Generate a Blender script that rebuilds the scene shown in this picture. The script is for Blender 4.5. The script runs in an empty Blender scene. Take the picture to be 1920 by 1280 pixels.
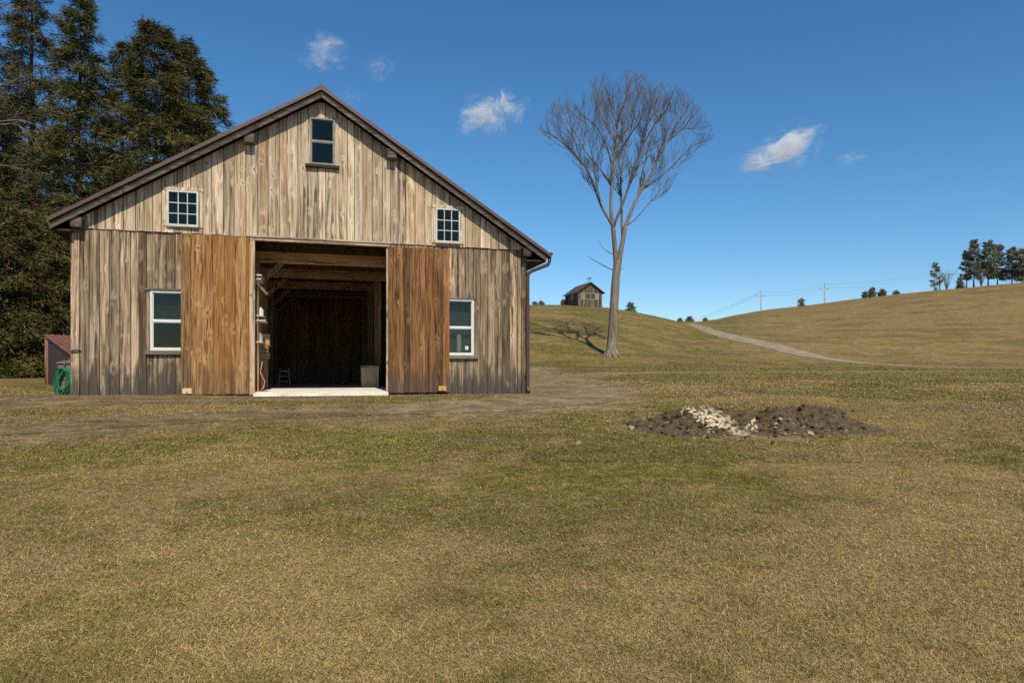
import bpy, math, random
import numpy as np
from mathutils import Vector, Matrix

# ------------------------------------------------------------------ basics
S = bpy.context.scene
COL = S.collection
R = math.radians
FOC, HOR, EYE = 1280.0, 690.0, 1.5          # lens in photo pixels, horizon row, eye height


def tag(o, label=None, cat=None, group=None, kind=None):
    if label: o['label'] = label
    if cat: o['category'] = cat
    if group: o['group'] = group
    if kind: o['kind'] = kind
    return o


def empty(name, loc=(0, 0, 0), rz=0.0):
    o = bpy.data.objects.new(name, None)
    COL.objects.link(o)
    o.location = loc
    o.rotation_euler = (0, 0, rz)
    o.empty_display_size = 0.2
    return o


class MB:
    """collects geometry, builds ONE mesh object"""
    def __init__(self):
        self.v, self.f, self.a, self.c = [], [], [], []

    def add(self, vs, fs, rnd=(0.5, 0.5, 0.5)):
        n = len(self.v)
        self.c.append((n, len(self.f)))
        self.v += [tuple(p) for p in vs]
        self.f += [tuple(i + n for i in f) for f in fs]
        self.a += [(rnd[0], rnd[1], rnd[2], 1.0)] * len(vs)

    def box(self, x0, x1, y0, y1, z0, z1, rnd=(0.5, 0.5, 0.5)):
        self.add([(x0, y0, z0), (x1, y0, z0), (x1, y1, z0), (x0, y1, z0),
                  (x0, y0, z1), (x1, y0, z1), (x1, y1, z1), (x0, y1, z1)],
                 [(3, 2, 1, 0), (4, 5, 6, 7), (0, 1, 5, 4), (1, 2, 6, 5), (2, 3, 7, 6), (3, 0, 4, 7)], rnd)

    def hexa(self, c, rnd=(0.5, 0.5, 0.5)):
        """eight corners, bottom ring then top ring"""
        self.add(c, [(3, 2, 1, 0), (4, 5, 6, 7), (0, 1, 5, 4), (1, 2, 6, 5), (2, 3, 7, 6), (3, 0, 4, 7)], rnd)

    def beam(self, p, q, w, h, rnd=(0.5, 0.5, 0.5)):
        p, q = Vector(p), Vector(q)
        d = (q - p).normalized()
        up = Vector((0, 0, 1)) if abs(d.z) < 0.95 else Vector((0, 1, 0))
        s = d.cross(up).normalized()
        u = s.cross(d).normalized()
        c = []
        for b in (p, q):
            c += [b - s * w / 2 - u * h / 2, b + s * w / 2 - u * h / 2, b + s * w / 2 + u * h / 2, b - s * w / 2 + u * h / 2]
        self.hexa(c, rnd)

    def tube(self, pts, rad, sides=6, rnd=(0.5, 0.5, 0.5), cap=True):
        pts = [Vector(p) for p in pts]
        if not hasattr(rad, '__len__'): rad = [rad] * len(pts)
        vs, fs = [], []
        ref = None
        for i, p in enumerate(pts):
            d = (pts[min(i + 1, len(pts) - 1)] - pts[max(i - 1, 0)]).normalized()
            if ref is None:
                ref = d.orthogonal().normalized()
            ref = (ref - d * ref.dot(d))
            ref = ref.normalized() if ref.length > 1e-5 else d.orthogonal().normalized()
            b = d.cross(ref)
            for k in range(sides):
                t = 2 * math.pi * k / sides
                vs.append(p + (ref * math.cos(t) + b * math.sin(t)) * rad[i])
        for i in range(len(pts) - 1):
            for k in range(sides):
                k2 = (k + 1) % sides
                fs.append((i * sides + k, i * sides + k2, (i + 1) * sides + k2, (i + 1) * sides + k))
        if cap:
            fs.append(tuple(range(sides))[::-1])
            fs.append(tuple((len(pts) - 1) * sides + k for k in range(sides)))
        self.add(vs, fs, rnd)

    def build_each(self, name, mat, parent=None, **kw):
        """one object for every piece added"""
        out = []
        for k, (v0, f0) in enumerate(self.c):
            v1, f1 = self.c[k + 1] if k + 1 < len(self.c) else (len(self.v), len(self.f))
            q = MB()
            q.add(self.v[v0:v1], [tuple(i - v0 for i in f) for f in self.f[f0:f1]], self.a[v0])
            out.append(q.build(name, mat, parent, **kw))
        return out

    def build(self, name, mat, parent=None, smooth=False, bevel=0.0):
        me = bpy.data.meshes.new(name)
        me.from_pydata(self.v, [], self.f)
        at = me.color_attributes.new('rnd', 'FLOAT_COLOR', 'POINT')
        at.data.foreach_set('color', np.array(self.a, dtype=np.float32).ravel())
        if smooth:
            me.polygons.foreach_set('use_smooth', [True] * len(me.polygons))
        me.update()
        if isinstance(mat, (list, tuple)):
            for m in mat: me.materials.append(m)
        else:
            me.materials.append(mat)
        o = bpy.data.objects.new(name, me)
        COL.objects.link(o)
        if parent: o.parent = parent
        if bevel:
            b = o.modifiers.new('bev', 'BEVEL'); b.width = bevel; b.segments = 1; b.limit_method = 'ANGLE'
        return o


def np_mesh(name, verts, faces, mat, attrs=None, smooth=False, parent=None):
    """verts (n,3), faces (m,k) all the same k; attrs {name: (n,) or (n,4)}"""
    me = bpy.data.meshes.new(name)
    n, (m, k) = len(verts), faces.shape
    me.vertices.add(n)
    me.vertices.foreach_set('co', np.ascontiguousarray(verts, dtype=np.float32).ravel())
    me.loops.add(m * k)
    me.loops.foreach_set('vertex_index', np.ascontiguousarray(faces, dtype=np.int32).ravel())
    me.polygons.add(m)
    me.polygons.foreach_set('loop_start', np.arange(0, m * k, k, dtype=np.int32))
    me.polygons.foreach_set('use_smooth', np.full(m, smooth, dtype=bool))
    me.update(calc_edges=True)
    for an, ar in (attrs or {}).items():
        if ar.ndim == 1:
            a = me.attributes.new(an, 'FLOAT', 'POINT')
            a.data.foreach_set('value', ar.astype(np.float32))
        else:
            a = me.color_attributes.new(an, 'FLOAT_COLOR', 'POINT')
            a.data.foreach_set('color', np.ascontiguousarray(ar, dtype=np.float32).ravel())
    me.materials.append(mat)
    o = bpy.data.objects.new(name, me)
    COL.objects.link(o)
    if parent: o.parent = parent
    return o


# ------------------------------------------------------------------ numpy noise
def _hash(ix, iy, seed):
    h = (ix.astype(np.int64) * 374761393 + iy.astype(np.int64) * 668265263 + seed * 974634721) & 0x7fffffff
    h = ((h ^ (h >> 13)) * 1274126177) & 0x7fffffff
    h = h ^ (h >> 16)
    return (h & 0xffff) / 65535.0


def vnoise(x, y, seed=0):
    ix, iy = np.floor(x), np.floor(y)
    fx, fy = x - ix, y - iy
    fx, fy = fx * fx * fx * (fx * (fx * 6 - 15) + 10), fy * fy * fy * (fy * (fy * 6 - 15) + 10)
    a, b = _hash(ix, iy, seed), _hash(ix + 1, iy, seed)
    c, d = _hash(ix, iy + 1, seed), _hash(ix + 1, iy + 1, seed)
    return (a * (1 - fx) + b * fx) * (1 - fy) + (c * (1 - fx) + d * fx) * fy


def fbm(x, y, seed=0, octv=4, gain=0.5):
    s, a, t = 0.0, 1.0, 0.0
    for o in range(octv):
        s = s + a * vnoise(x * 2 ** o + 17.3 * o, y * 2 ** o - 9.1 * o, seed + o * 7)
        t += a
        a *= gain
    return s / t


def sstep(a, b, x):
    t = np.clip((x - a) / (b - a), 0, 1)
    return t * t * (3 - 2 * t)


# ------------------------------------------------------------------ terrain
TH = math.atan2(369.0, 1280.0)              # the barn front turns 16 degrees away to the right
UX, UY = math.cos(TH), math.sin(TH)         # along the front
VX, VY = -math.sin(TH), math.cos(TH)        # into the barn
D0 = 14.43
P0 = ((137 - 960) / FOC * D0, D0)
PADZ = 0.90

_near = [(2, None), (13, 744), (20, 716)]
_prof = {   # photo column: (distance, photo row) pairs down the slope
    -500: [(32, 703), (45, 697), (80, 684), (150, 670), (300, 668), (900, 676)],
    100: [(32, 701), (45, 694), (80, 680), (150, 668), (300, 668), (900, 676)],
    600: [(32, 701), (45, 690), (80, 640), (110, 640), (300, 668), (900, 676)],
    900: [(32, 701), (41, 682), (60, 612), (80, 573), (100, 573), (150, 610), (300, 650), (900, 676)],
    1000: [(32, 701), (40, 683), (45, 665), (60, 605), (80, 571), (95, 575), (150, 610), (300, 650), (900, 676)],
    1100: [(32, 700), (40, 684), (45, 667), (60, 611), (80, 571), (95, 578), (150, 612), (300, 650), (900, 676)],
    1200: [(32, 698), (41, 684), (48, 666), (60, 628), (78, 584), (95, 595), (150, 615), (300, 650), (900, 676)],
    1260: [(32, 697), (43, 684), (60, 644), (76, 601), (95, 604), (150, 616), (300, 650), (900, 676)],
    1310: [(32, 697), (45, 684), (60, 656), (75, 620), (95, 610), (120, 606), (180, 614), (300, 650), (900, 676)],
    1382: [(32, 697), (45, 686), (58, 656), (66, 634), (90, 609), (150, 590), (200, 600), (300, 640), (900, 676)],
    1470: [(32, 697), (45, 689), (53, 671), (58, 657), (90, 605), (150, 577), (200, 590), (300, 640), (900, 676)],
    1523: [(32, 697), (45, 690), (54, 670), (85, 612), (150, 570), (200, 585), (300, 640), (900, 676)],
    1594: [(32, 697), (45, 690), (51, 679), (60, 660), (85, 610), (150, 561), (200, 576), (300, 640), (900, 676)],
    1736: [(32, 698), (45, 693), (50, 688), (60, 662), (90, 595), (150, 545), (200, 560), (300, 630), (900, 670)],
    1913: [(32, 699), (45, 694), (50, 690), (60, 662), (90, 585), (150, 528), (200, 540), (300, 620), (900, 670)],
    2400: [(32, 699), (45, 695), (50, 691), (60, 655), (90, 560), (150, 485), (200, 490), (300, 600), (900, 670)],
}
_pk = sorted(_prof)
_LD = np.linspace(math.log(2.0), math.log(900.0), 420)
_PX = np.linspace(-500, 2400, 360)
_tab = np.zeros((len(_pk), len(_LD)))
for i, k in enumerate(_pk):
    ds = [2, 6, 10, 13, 20]
    zs = [0.148, 0.444, 0.74, 0.95, 1.5 - 26 * 20 / FOC]
    for d, row in _prof[k]:
        ds.append(d)
        zs.append(EYE + (HOR - row) * d / FOC)
    _tab[i] = np.interp(_LD, np.log(ds), zs)
TAB = np.array([np.interp(_PX, _pk, _tab[:, j]) for j in range(len(_LD))]).T


def _blur(a, n, ax):
    for _ in range(3):
        p = np.pad(a, [(n, n) if i == ax else (0, 0) for i in range(2)], mode='edge')
        c = np.cumsum(p, axis=ax)
        c = np.insert(c, 0, 0, axis=ax)
        if ax == 0: a = (c[2 * n + 1:] - c[:-(2 * n + 1)]) / (2 * n + 1)
        else: a = (c[:, 2 * n + 1:] - c[:, :-(2 * n + 1)]) / (2 * n + 1)
    return a


TAB = _blur(_blur(TAB, 3, 1), 4, 0)


def height(x, y):
    x, y = np.asarray(x, float), np.asarray(y, float)
    d = np.clip(y, 2.0, 899.0)
    px = np.clip(960 + FOC * x / d, -500, 2399.9)
    fi = (px + 500) / 2900 * (len(_PX) - 1)
    fj = (np.log(d) - _LD[0]) / (_LD[-1] - _LD[0]) * (len(_LD) - 1)
    i, j = np.clip(fi.astype(int), 0, len(_PX) - 2), np.clip(fj.astype(int), 0, len(_LD) - 2)
    a, b = fi - i, fj - j
    z = (TAB[i, j] * (1 - a) + TAB[i + 1, j] * a) * (1 - b) + (TAB[i, j + 1] * (1 - a) + TAB[i + 1, j + 1] * a) * b
    z = np.where(y < 2.0, 0.148 + 0.074 * (np.maximum(y, -12) - 2.0), z)
    # a level pad under the barn
    dx, dy = x - P0[0], y - P0[1]
    s, t = dx * UX + dy * UY, dx * VX + dy * VY
    out = np.hypot(np.maximum(np.maximum(-0.9 - s, s - 10.6), 0), np.maximum(np.maximum(-0.5 - t, t - 12.6), 0))
    w = 1 - sstep(0.0, 3.0, out)
    z = z * (1 - w) + (0.925 - 0.05 * sstep(1.5, 4.0, s) - 0.002 * np.clip(s - 4, 0, 6)) * w
    # gentle unevenness
    z = z + (fbm(x * 0.35, y * 0.35, 5, 3) - 0.5) * 0.05 * (1 - w) + (fbm(x * 0.06, y * 0.06, 9, 3) - 0.5) * np.clip((y - 35) / 60, 0, 1) * 1.0
    return z


def hz(x, y): return float(height(np.array([x]), np.array([y]))[0])


_dd = np.exp(np.linspace(math.log(2.0), math.log(250), 1500))


def on_ground(px, py):
    """where the sight line through a photo point meets the terrain"""
    z = height((px - 960) / FOC * _dd, _dd)
    ray = EYE + (HOR - py) / FOC * _dd
    k = np.argmax(z >= ray) if (z >= ray).any() else len(_dd) - 1
    d = _dd[k]
    return (px - 960) / FOC * d, d


def at(px, py, d): return ((px - 960) / FOC * d, d, EYE + (HOR - py) / FOC * d)


def poly_dist(x, y, pts, hw):
    """distance to a polyline minus its local half width"""
    best = np.full(x.shape, 1e9)
    for (a, b, ha, hb) in zip(pts[:-1], pts[1:], hw[:-1], hw[1:]):
        ex, ey = b[0] - a[0], b[1] - a[1]
        t = np.clip(((x - a[0]) * ex + (y - a[1]) * ey) / (ex * ex + ey * ey), 0, 1)
        best = np.minimum(best, np.hypot(x - a[0] - t * ex, y - a[1] - t * ey) - (ha + (hb - ha) * t))
    return best


yard_pts = [(-14, 8.0), on_ground(0, 808), on_ground(220, 797), on_ground(480, 782), on_ground(720, 772), on_ground(920, 766), on_ground(1090, 748)]
yard_hw = [1.3, 1.3, 1.1, 1.0, 1.1, 1.2, 1.5]
side_pts = [on_ground(900, 764), on_ground(1075, 752), on_ground(1090, 735), on_ground(1050, 719), on_ground(1005, 711), (1.0, 36.0)]
side_hw = [1.0, 1.2, 1.35, 1.35, 1.3, 1.0]
track_pts = [on_ground(1010, 712), on_ground(1080, 703.5), on_ground(1180, 699.5), on_ground(1330, 698), on_ground(1600, 696.5), on_ground(1960, 695.5)]
track_hw = [2.0, 1.9, 1.9, 1.7, 1.5, 1.3]
road_pts = [at(1290, 612, 90)[:2], at(1318, 620, 75)[:2], at(1382, 634, 66)[:2], at(1470, 657, 58)[:2], at(1523, 669, 54)[:2], at(1594, 679, 51)[:2], at(1736, 689, 49.5)[:2], at(1920, 691, 49)[:2], at(2100, 692, 48.5)[:2]]
road_hw = [1.0, 1.25, 1.35, 1.35, 1.25, 1.0, 0.55, 0.35, 0.3]
PILE = (3.35, 9.15)


def masks(x, y):
    n1 = fbm(x * 0.9, y * 0.9, 21, 4) - 0.5
    n2 = fbm(x * 3.1, y * 3.1, 33, 3) - 0.5
    nn = n1 * 1.5 + n2 * 0.7
    dirt = 1 - sstep(-0.9, 0.9, poly_dist(x, y, yard_pts, yard_hw) + nn * 1.2)
    gravel = (1 - sstep(-0.9, 1.1, poly_dist(x, y, side_pts, side_hw) + nn * 1.0)) * 0.95
    trk = (1 - sstep(-0.5, 0.8, poly_dist(x, y, track_pts, track_hw) + nn * 0.5)) * 0.8
    gravel = np.maximum(gravel, trk)
    rd = 1 - sstep(0.0, 0.35, poly_dist(x, y, road_pts, road_hw) + nn * 0.4)
    gravel = np.maximum(gravel, rd)
    # worn strip along the barn front and round the dirt pile
    dx, dy = x - P0[0], y - P0[1]
    s, t = dx * UX + dy * UY, dx * VX + dy * VY
    foot = (1 - sstep(0.0, 1.2, np.abs(t + 1.5) - 1.3 + n1)) * sstep(-2.5, -1, s) * (1 - sstep(10, 12, s)) * 0.85
    pd = np.hypot((x - PILE[0] + 0.15) / 1.75, (y - PILE[1]) / 0.8)
    pile = (1 - sstep(0.8, 1.35, pd + n1 * 0.9 + n2 * 0.5)) * 0.8
    dirt = np.maximum(np.maximum(dirt * 0.85, foot), pile)
    g = fbm(x * 0.25, y * 0.30, 41, 3) * 0.6 + fbm(x * 0.7, y * 0.8, 45, 5, 0.6) * 0.40 + (fbm(x * 3.5, y * 4, 47, 3) - 0.5) * 0.30
    green = sstep(0.42, 0.68, g)
    # the mound and the strip beside the yard are greener, the far hill is browner
    px = 960 + FOC * x / np.maximum(y, 2)
    band = np.exp(-((y - 8.0) / 1.9) ** 2) * sstep(-7, -2, x) * 0.28 + sstep(12, 22, y) * (1 - sstep(1330, 1520, px) * sstep(44, 52, y)) * 0.40
    green = np.clip(green * (0.9 - 0.80 * sstep(1290, 1450, px) * sstep(47, 54, y)) + band - 0.22 * np.exp(-((y - 4.0) / 2.2) ** 2), 0, 1)
    return dirt, gravel, green


# ------------------------------------------------------------------ material helpers
class NT:
    def __init__(self, name):
        self.m = bpy.data.materials.new(name)
        self.m.use_nodes = True
        self.t = self.m.node_tree
        self.b = self.t.nodes['Principled BSDF']

    def n(self, typ, **kw):
        nd = self.t.nodes.new(typ)
        for k, v in kw.items():
            if k.startswith('i_'):
                key = k[2:]
                nd.inputs[int(key) if key.isdigit() else key].default_value = v
            else:
                setattr(nd, k, v)
        return nd

    def l(self, a, b): self.t.links.new(a, b)

    def math(self, op, a, b=None, c=None, clamp=False):
        nd = self.n('ShaderNodeMath', operation=op, use_clamp=clamp)
        for i, v in enumerate((a, b, c)):
            if v is None: continue
            if isinstance(v, (int, float)): nd.inputs[i].default_value = v
            else: self.l(v, nd.inputs[i])
        return nd.outputs[0]

    def mix(self, fac, a, b, blend='MIX'):
        nd = self.n('ShaderNodeMix', data_type='RGBA', blend_type=blend)
        for s, v in ((nd.inputs[0], fac), (nd.inputs[6], a), (nd.inputs[7], b)):
            if isinstance(v, (int, float)): s.default_value = v
            elif isinstance(v, tuple): s.default_value = (*v, 1) if len(v) == 3 else v
            else: self.l(v, s)
        return nd.outputs[2]

    def ramp(self, fac, lo, hi, a=0.0, b=1.0):
        nd = self.n('ShaderNodeMapRange', interpolation_type='SMOOTHSTEP')
        for i, v in ((1, lo), (2, hi), (3, a), (4, b)): nd.inputs[i].default_value = v
        self.l(fac, nd.inputs[0])
        return nd.outputs[0]

    def noise(self, vec, scale, detail=4, rough=0.55, dist=0.0):
        nd = self.n('ShaderNodeTexNoise', i_Scale=scale, i_Detail=detail, i_Roughness=rough, i_Distortion=dist)
        self.l(vec, nd.inputs['Vector'])
        return nd.outputs['Fac']

    def scale(self, vec, s, off=None):
        nd = self.n('ShaderNodeVectorMath', operation='MULTIPLY_ADD')
        self.l(vec, nd.inputs[0])
        nd.inputs[1].default_value = s
        if off is None: nd.inputs[2].default_value = (0, 0, 0)
        else: self.l(off, nd.inputs[2])
        return nd.outputs[0]

    def bump(self, h, strength, dist):
        nd = self.n('ShaderNodeBump', i_Strength=strength, i_Distance=dist)
        self.l(h, nd.inputs['Height'])
        self.l(nd.outputs[0], self.b.inputs['Normal'])


def plain(name, col, rough=0.6, metal=0.0, var=0.15, vscale=6.0, bump=0.0):
    m = NT(name)
    tc = m.n('ShaderNodeTexCoord').outputs['Object']
    f = m.noise(tc, vscale, 5, 0.6)
    c = m.mix(m.ramp(f, 0.3, 0.7), tuple(v * (1 - var) for v in col), tuple(min(1, v * (1 + var)) for v in col))
    m.l(c, m.b.inputs['Base Color'])
    m.b.inputs['Roughness'].default_value = rough
    m.b.inputs['Metallic'].default_value = metal
    if bump: m.bump(m.noise(tc, vscale * 6, 4), bump, 0.01)
    return m.m


def wood(name, light, mid, dark, stain=0.0, streak=0.35, knots=0.8, vary=0.5, tint=(0.30, 0.17, 0.08), tintw=0.5, long='z', drip=0.0, wild=0.0):
    m = NT(name)
    tc = m.n('ShaderNodeTexCoord').outputs['Object']
    at_ = m.n('ShaderNodeAttribute', attribute_name='rnd')
    sep = m.n('ShaderNodeSeparateColor')
    m.l(at_.outputs['Color'], sep.inputs[0])
    r1, r2, r3 = sep.outputs[0], sep.outputs[1], sep.outputs[2]
    off = m.scale(at_.outputs['Color'], (37.0, 61.0, 43.0))
    ax = {'z': (1, 1, 0.07), 'x': (0.07, 1, 1), 'y': (1, 0.07, 1)}[long]
    # knots: one per cell, some cells only
    kv = m.scale(tc, tuple(4.2 * (v if v == 1 else 0.75) for v in ax), off)
    vo = m.n('ShaderNodeTexVoronoi', feature='F1', i_Scale=1.0, i_Randomness=1.0)
    kn = m.n('ShaderNodeTexNoise', i_Scale=11.0, i_Detail=2.0); m.l(tc, kn.inputs['Vector'])
    ka = m.n('ShaderNodeVectorMath', operation='MULTIPLY_ADD'); m.l(kn.outputs['Color'], ka.inputs[0]); ka.inputs[1].default_value = (0.32, 0.32, 0.32); m.l(kv, ka.inputs[2])
    m.l(ka.outputs[0], vo.inputs['Vector'])
    ks = m.n('ShaderNodeSeparateColor')
    m.l(vo.outputs['Color'], ks.inputs[0])
    has = m.math('GREATER_THAN', ks.outputs[0], 1 - 0.58 * knots)
    kd = m.math('DIVIDE', vo.outputs['Distance'], m.math('MULTIPLY_ADD', ks.outputs[1], 0.9, 0.45))
    kcore = m.math('MULTIPLY', m.ramp(kd, 0.08, 0.20, 1, 0), has)
    khalo = m.math('MULTIPLY', m.ramp(kd, 0.1, 0.55, 1, 0), has)
    # grain bends round the knots
    bend = m.n('ShaderNodeCombineXYZ')
    m.l(m.math('MULTIPLY', khalo, 0.45), bend.inputs[0 if long != 'x' else 1])
    gv = m.scale(tc, tuple(14 * v if v == 1 else 0.55 for v in ax), off)
    ga = m.n('ShaderNodeVectorMath', operation='ADD')
    m.l(gv, ga.inputs[0]); m.l(bend.outputs[0], ga.inputs[1])
    g1 = m.noise(ga.outputs[0], 1.0, 5, 0.6, 1.1 + wild * 1.2)
    fv = m.scale(tc, tuple(95 * v if v == 1 else 1.6 for v in ax), off)
    fa = m.n('ShaderNodeVectorMath', operation='ADD')
    m.l(fv, fa.inputs[0]); m.l(m.scale(bend.outputs[0], (9, 9, 9)), fa.inputs[1])
    g2 = m.noise(fa.outputs[0], 1.0, 3, 0.6, 0.4)
    cv = m.scale(tc, tuple(48 * v if v == 1 else 0.75 for v in ax), off)
    ca = m.n('ShaderNodeVectorMath', operation='ADD')
    m.l(cv, ca.inputs[0]); m.l(m.scale(bend.outputs[0], (6, 6, 6)), ca.inputs[1])
    chk = m.noise(ca.outputs[0], 1.0, 4, 0.65, 0.5)
    big = m.noise(m.scale(tc, (1.1, 1.1, 0.7), off), 1.0, 4, 0.6)
    c = m.mix(m.ramp(g1, 0.42, 0.56), light, mid)
    c = m.mix(m.math('MULTIPLY', m.ramp(big, 0.46, 0.62), 0.6), c, mid)
    c = m.mix(m.math('MULTIPLY', m.ramp(g1, 0.545, 0.64), 0.9), c, dark)
    c = m.mix(m.math('MULTIPLY', m.ramp(r2, 0.55, 1.0), tintw), c, tint)
    pt = m.noise(m.scale(tc, tuple(7 * v if v == 1 else 1.1 for v in ax), off), 1.0, 4, 0.7, 0.8)   # brown stains, bleached patches
    c = m.mix(m.math('MULTIPLY', m.ramp(pt, 0.56, 0.66), 0.55), c, tuple(v * 0.8 for v in tint))
    c = m.mix(m.math('MULTIPLY', m.ramp(pt, 0.42, 0.33), 0.5), c, tuple(min(0.8, v * 1.15) for v in light))
    lv = m.math('MULTIPLY', m.math('MULTIPLY_ADD', r1, vary, 1 - vary * 0.62), m.ramp(r3, 0.80, 0.97, 1.0, 1 - vary * 0.75))
    fg = m.math('MULTIPLY_ADD', m.ramp(g2, 0.38, 0.64), -streak, 1.0)
    sc = m.n('ShaderNodeVectorMath', operation='SCALE')
    m.l(c, sc.inputs[0]); m.l(m.math('MULTIPLY', lv, fg), sc.inputs['Scale'])
    c = sc.outputs[0]
    c = m.mix(m.math('MULTIPLY', khalo, 0.28), c, tuple(min(1, v * 1.15) for v in light))
    c = m.mix(m.math('MULTIPLY', kcore, m.math('MULTIPLY_ADD', ks.outputs[2], 0.6, 0.25)), c, dark)
    c = m.mix(m.math('MULTIPLY', m.ramp(chk, 0.575, 0.66), 0.55), c, dark)   # drying cracks
    c = m.mix(m.math('MULTIPLY', m.ramp(chk, 0.43, 0.34), 0.30), c, tuple(min(1, v * 1.12) for v in light))
    if drip:   # rain streaks
        dv = m.noise(m.scale(tc, (7.0, 7.0, 0.22)), 1.0, 4, 0.6)
        c = m.mix(m.math('MULTIPLY', m.ramp(dv, 0.56, 0.74), drip), c, tuple(v * 0.55 for v in dark))
    if stain:  # splash-back weathering at the foot of the boards
        sz = m.n('ShaderNodeSeparateXYZ')
        m.l(tc, sz.inputs[0])
        sn = m.noise(m.scale(tc, (9.0, 9.0, 1.1), off), 1.0, 5, 0.65)
        hgt = m.math('ADD', sz.outputs[2], m.math('MULTIPLY', m.math('SUBTRACT', sn, 0.5), -2.4))
        c = m.mix(m.math('MULTIPLY', m.ramp(hgt, 0.15, 0.75, 1, 0), stain), c, (0.060, 0.052, 0.046))
    m.l(c, m.b.inputs['Base Color'])
    m.b.inputs['Roughness'].default_value = 0.85
    m.b.inputs['Specular IOR Level'].default_value = 0.2
    hsum = m.math('ADD', g1, m.math('MULTIPLY', g2, 0.5))
    m.bump(hsum, 0.35, 0.008)
    return m.m


M = {}
M['gable'] = wood('gable_boards', (0.72, 0.59, 0.43), (0.45, 0.335, 0.225), (0.125, 0.085, 0.055), vary=0.5, tint=(0.47, 0.31, 0.165), tintw=0.5, drip=0.4, knots=1.0)
M['lower'] = wood('lower_boards', (0.54, 0.415, 0.275), (0.25, 0.172, 0.107), (0.058, 0.040, 0.027), stain=0.9, vary=0.75, knots=1.0, streak=0.45, tint=(0.30, 0.19, 0.10), tintw=0.5, drip=0.6)
M['door_l'] = wood('door_boards_orange', (0.60, 0.38, 0.175), (0.39, 0.185, 0.058), (0.085, 0.030, 0.008), stain=0.4, vary=0.45, tint=(0.36, 0.135, 0.022), tintw=0.8, drip=0.55, wild=1.0)
M['door_r'] = wood('door_boards_brown', (0.35, 0.190, 0.083), (0.165, 0.072, 0.026), (0.034, 0.015, 0.006), stain=0.65, vary=0.6, wild=0.7, tint=(0.30, 0.125, 0.04), tintw=0.7, drip=0.95)
M['trimwood'] = wood('new_trim_wood', (0.60, 0.47, 0.30), (0.42, 0.29, 0.165), (0.16, 0.10, 0.05), vary=0.25, tintw=0.1)
M['trimwood_h'] = wood('new_trim_wood_level', (0.56, 0.46, 0.33), (0.36, 0.27, 0.18), (0.12, 0.085, 0.055), vary=0.25, tintw=0.1, long='x')
M['rakegrey'] = wood('rake_grey_wood', (0.17, 0.145, 0.118), (0.095, 0.08, 0.066), (0.035, 0.029, 0.024), vary=0.4, tintw=0.1, long='x')
M['grey_h'] = wood('grey_weathered_level', (0.30, 0.26, 0.21), (0.17, 0.145, 0.12), (0.06, 0.05, 0.042), vary=0.3, tintw=0.1, long='x')
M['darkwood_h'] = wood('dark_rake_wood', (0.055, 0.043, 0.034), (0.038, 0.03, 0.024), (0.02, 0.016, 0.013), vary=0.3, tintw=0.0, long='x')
M['inside'] = wood('inside_timber', (0.42, 0.27, 0.15), (0.29, 0.175, 0.092), (0.06, 0.035, 0.02), vary=0.4, tintw=0.3)
M['inside_h'] = wood('inside_timber_level', (0.56, 0.36, 0.19), (0.40, 0.24, 0.12), (0.07, 0.04, 0.022), vary=0.4, tintw=0.3, long='x')
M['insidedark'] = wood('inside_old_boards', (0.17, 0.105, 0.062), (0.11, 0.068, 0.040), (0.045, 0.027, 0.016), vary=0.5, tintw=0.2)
M['shedwood'] = wood('shed_boards', (0.22, 0.18, 0.135), (0.105, 0.083, 0.062), (0.035, 0.028, 0.022), vary=0.6, tintw=0.3)
M['white'] = plain('white_paint', (0.60, 0.60, 0.57), 0.45, var=0.05)
M['creamwhite'] = plain('aged_white_paint', (0.52, 0.50, 0.45), 0.55, var=0.12)
M['greyframe'] = plain('grey_storm_frame', (0.19, 0.165, 0.135), 0.6, var=0.15)
M['metalroof'] = plain('brown_metal_roof', (0.090, 0.044, 0.031), 0.5, 0.0, var=0.18, vscale=2)
M['brownmetal'] = plain('brown_gutter_metal', (0.070, 0.032, 0.023), 0.45, 0.0, var=0.15, vscale=3)
M['blackmetal'] = plain('black_metal', (0.03, 0.03, 0.032), 0.5, 0.2)
M['galv'] = plain('pale_metal', (0.55, 0.55, 0.55), 0.4, 0.6)
M['dullmetal'] = plain('dull_metal', (0.22, 0.22, 0.22), 0.5, 0.3)
M['concrete'] = plain('concrete', (0.74, 0.69, 0.58), 0.85, var=0.16, vscale=2.2, bump=0.2)
M['block'] = plain('pale_block_wood', (0.62, 0.42, 0.24), 0.7, var=0.12)
M['block2'] = plain('orange_block_wood', (0.50, 0.27, 0.08), 0.7, var=0.15)
M['hose'] = plain('green_hose', (0.012, 0.135, 0.055), 0.4, var=0.25)
M['redroof'] = plain('red_corrugated_metal', (0.165, 0.070, 0.050), 0.35, 0.0, var=0.2, vscale=4)
M['maroon'] = plain('maroon_paint', (0.040, 0.017, 0.017), 0.5, var=0.2)
M['red'] = plain('red_paint', (0.16, 0.018, 0.014), 0.45)
M['ply'] = plain('plywood', (0.40, 0.33, 0.22), 0.8, var=0.15)
M['cloth'] = plain('pale_cloth', (0.62, 0.62, 0.58), 0.9, var=0.1)
M['pole'] = plain('pale_pole_wood', (0.42, 0.36, 0.30), 0.8, var=0.15)
M['added_backing'] = plain('grey_reflection_sheet', (0.105, 0.115, 0.115), 0.9)  # grey stands in for the reflection in the lower right panes
M['added_backing_dark'] = plain('dark_added_sheet', (0.045, 0.052, 0.046), 0.9)  # added sheet greying the upper sash of the lower left window
M['wire'] = plain('wire', (0.10, 0.11, 0.12), 0.6)
M['stone'] = plain('pale_stone', (0.34, 0.275, 0.185), 0.9, var=0.3, vscale=14, bump=0.5)
M['chunk'] = plain('cream_rubble', (0.62, 0.52, 0.34), 0.9, var=0.25, vscale=18, bump=0.6)
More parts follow.
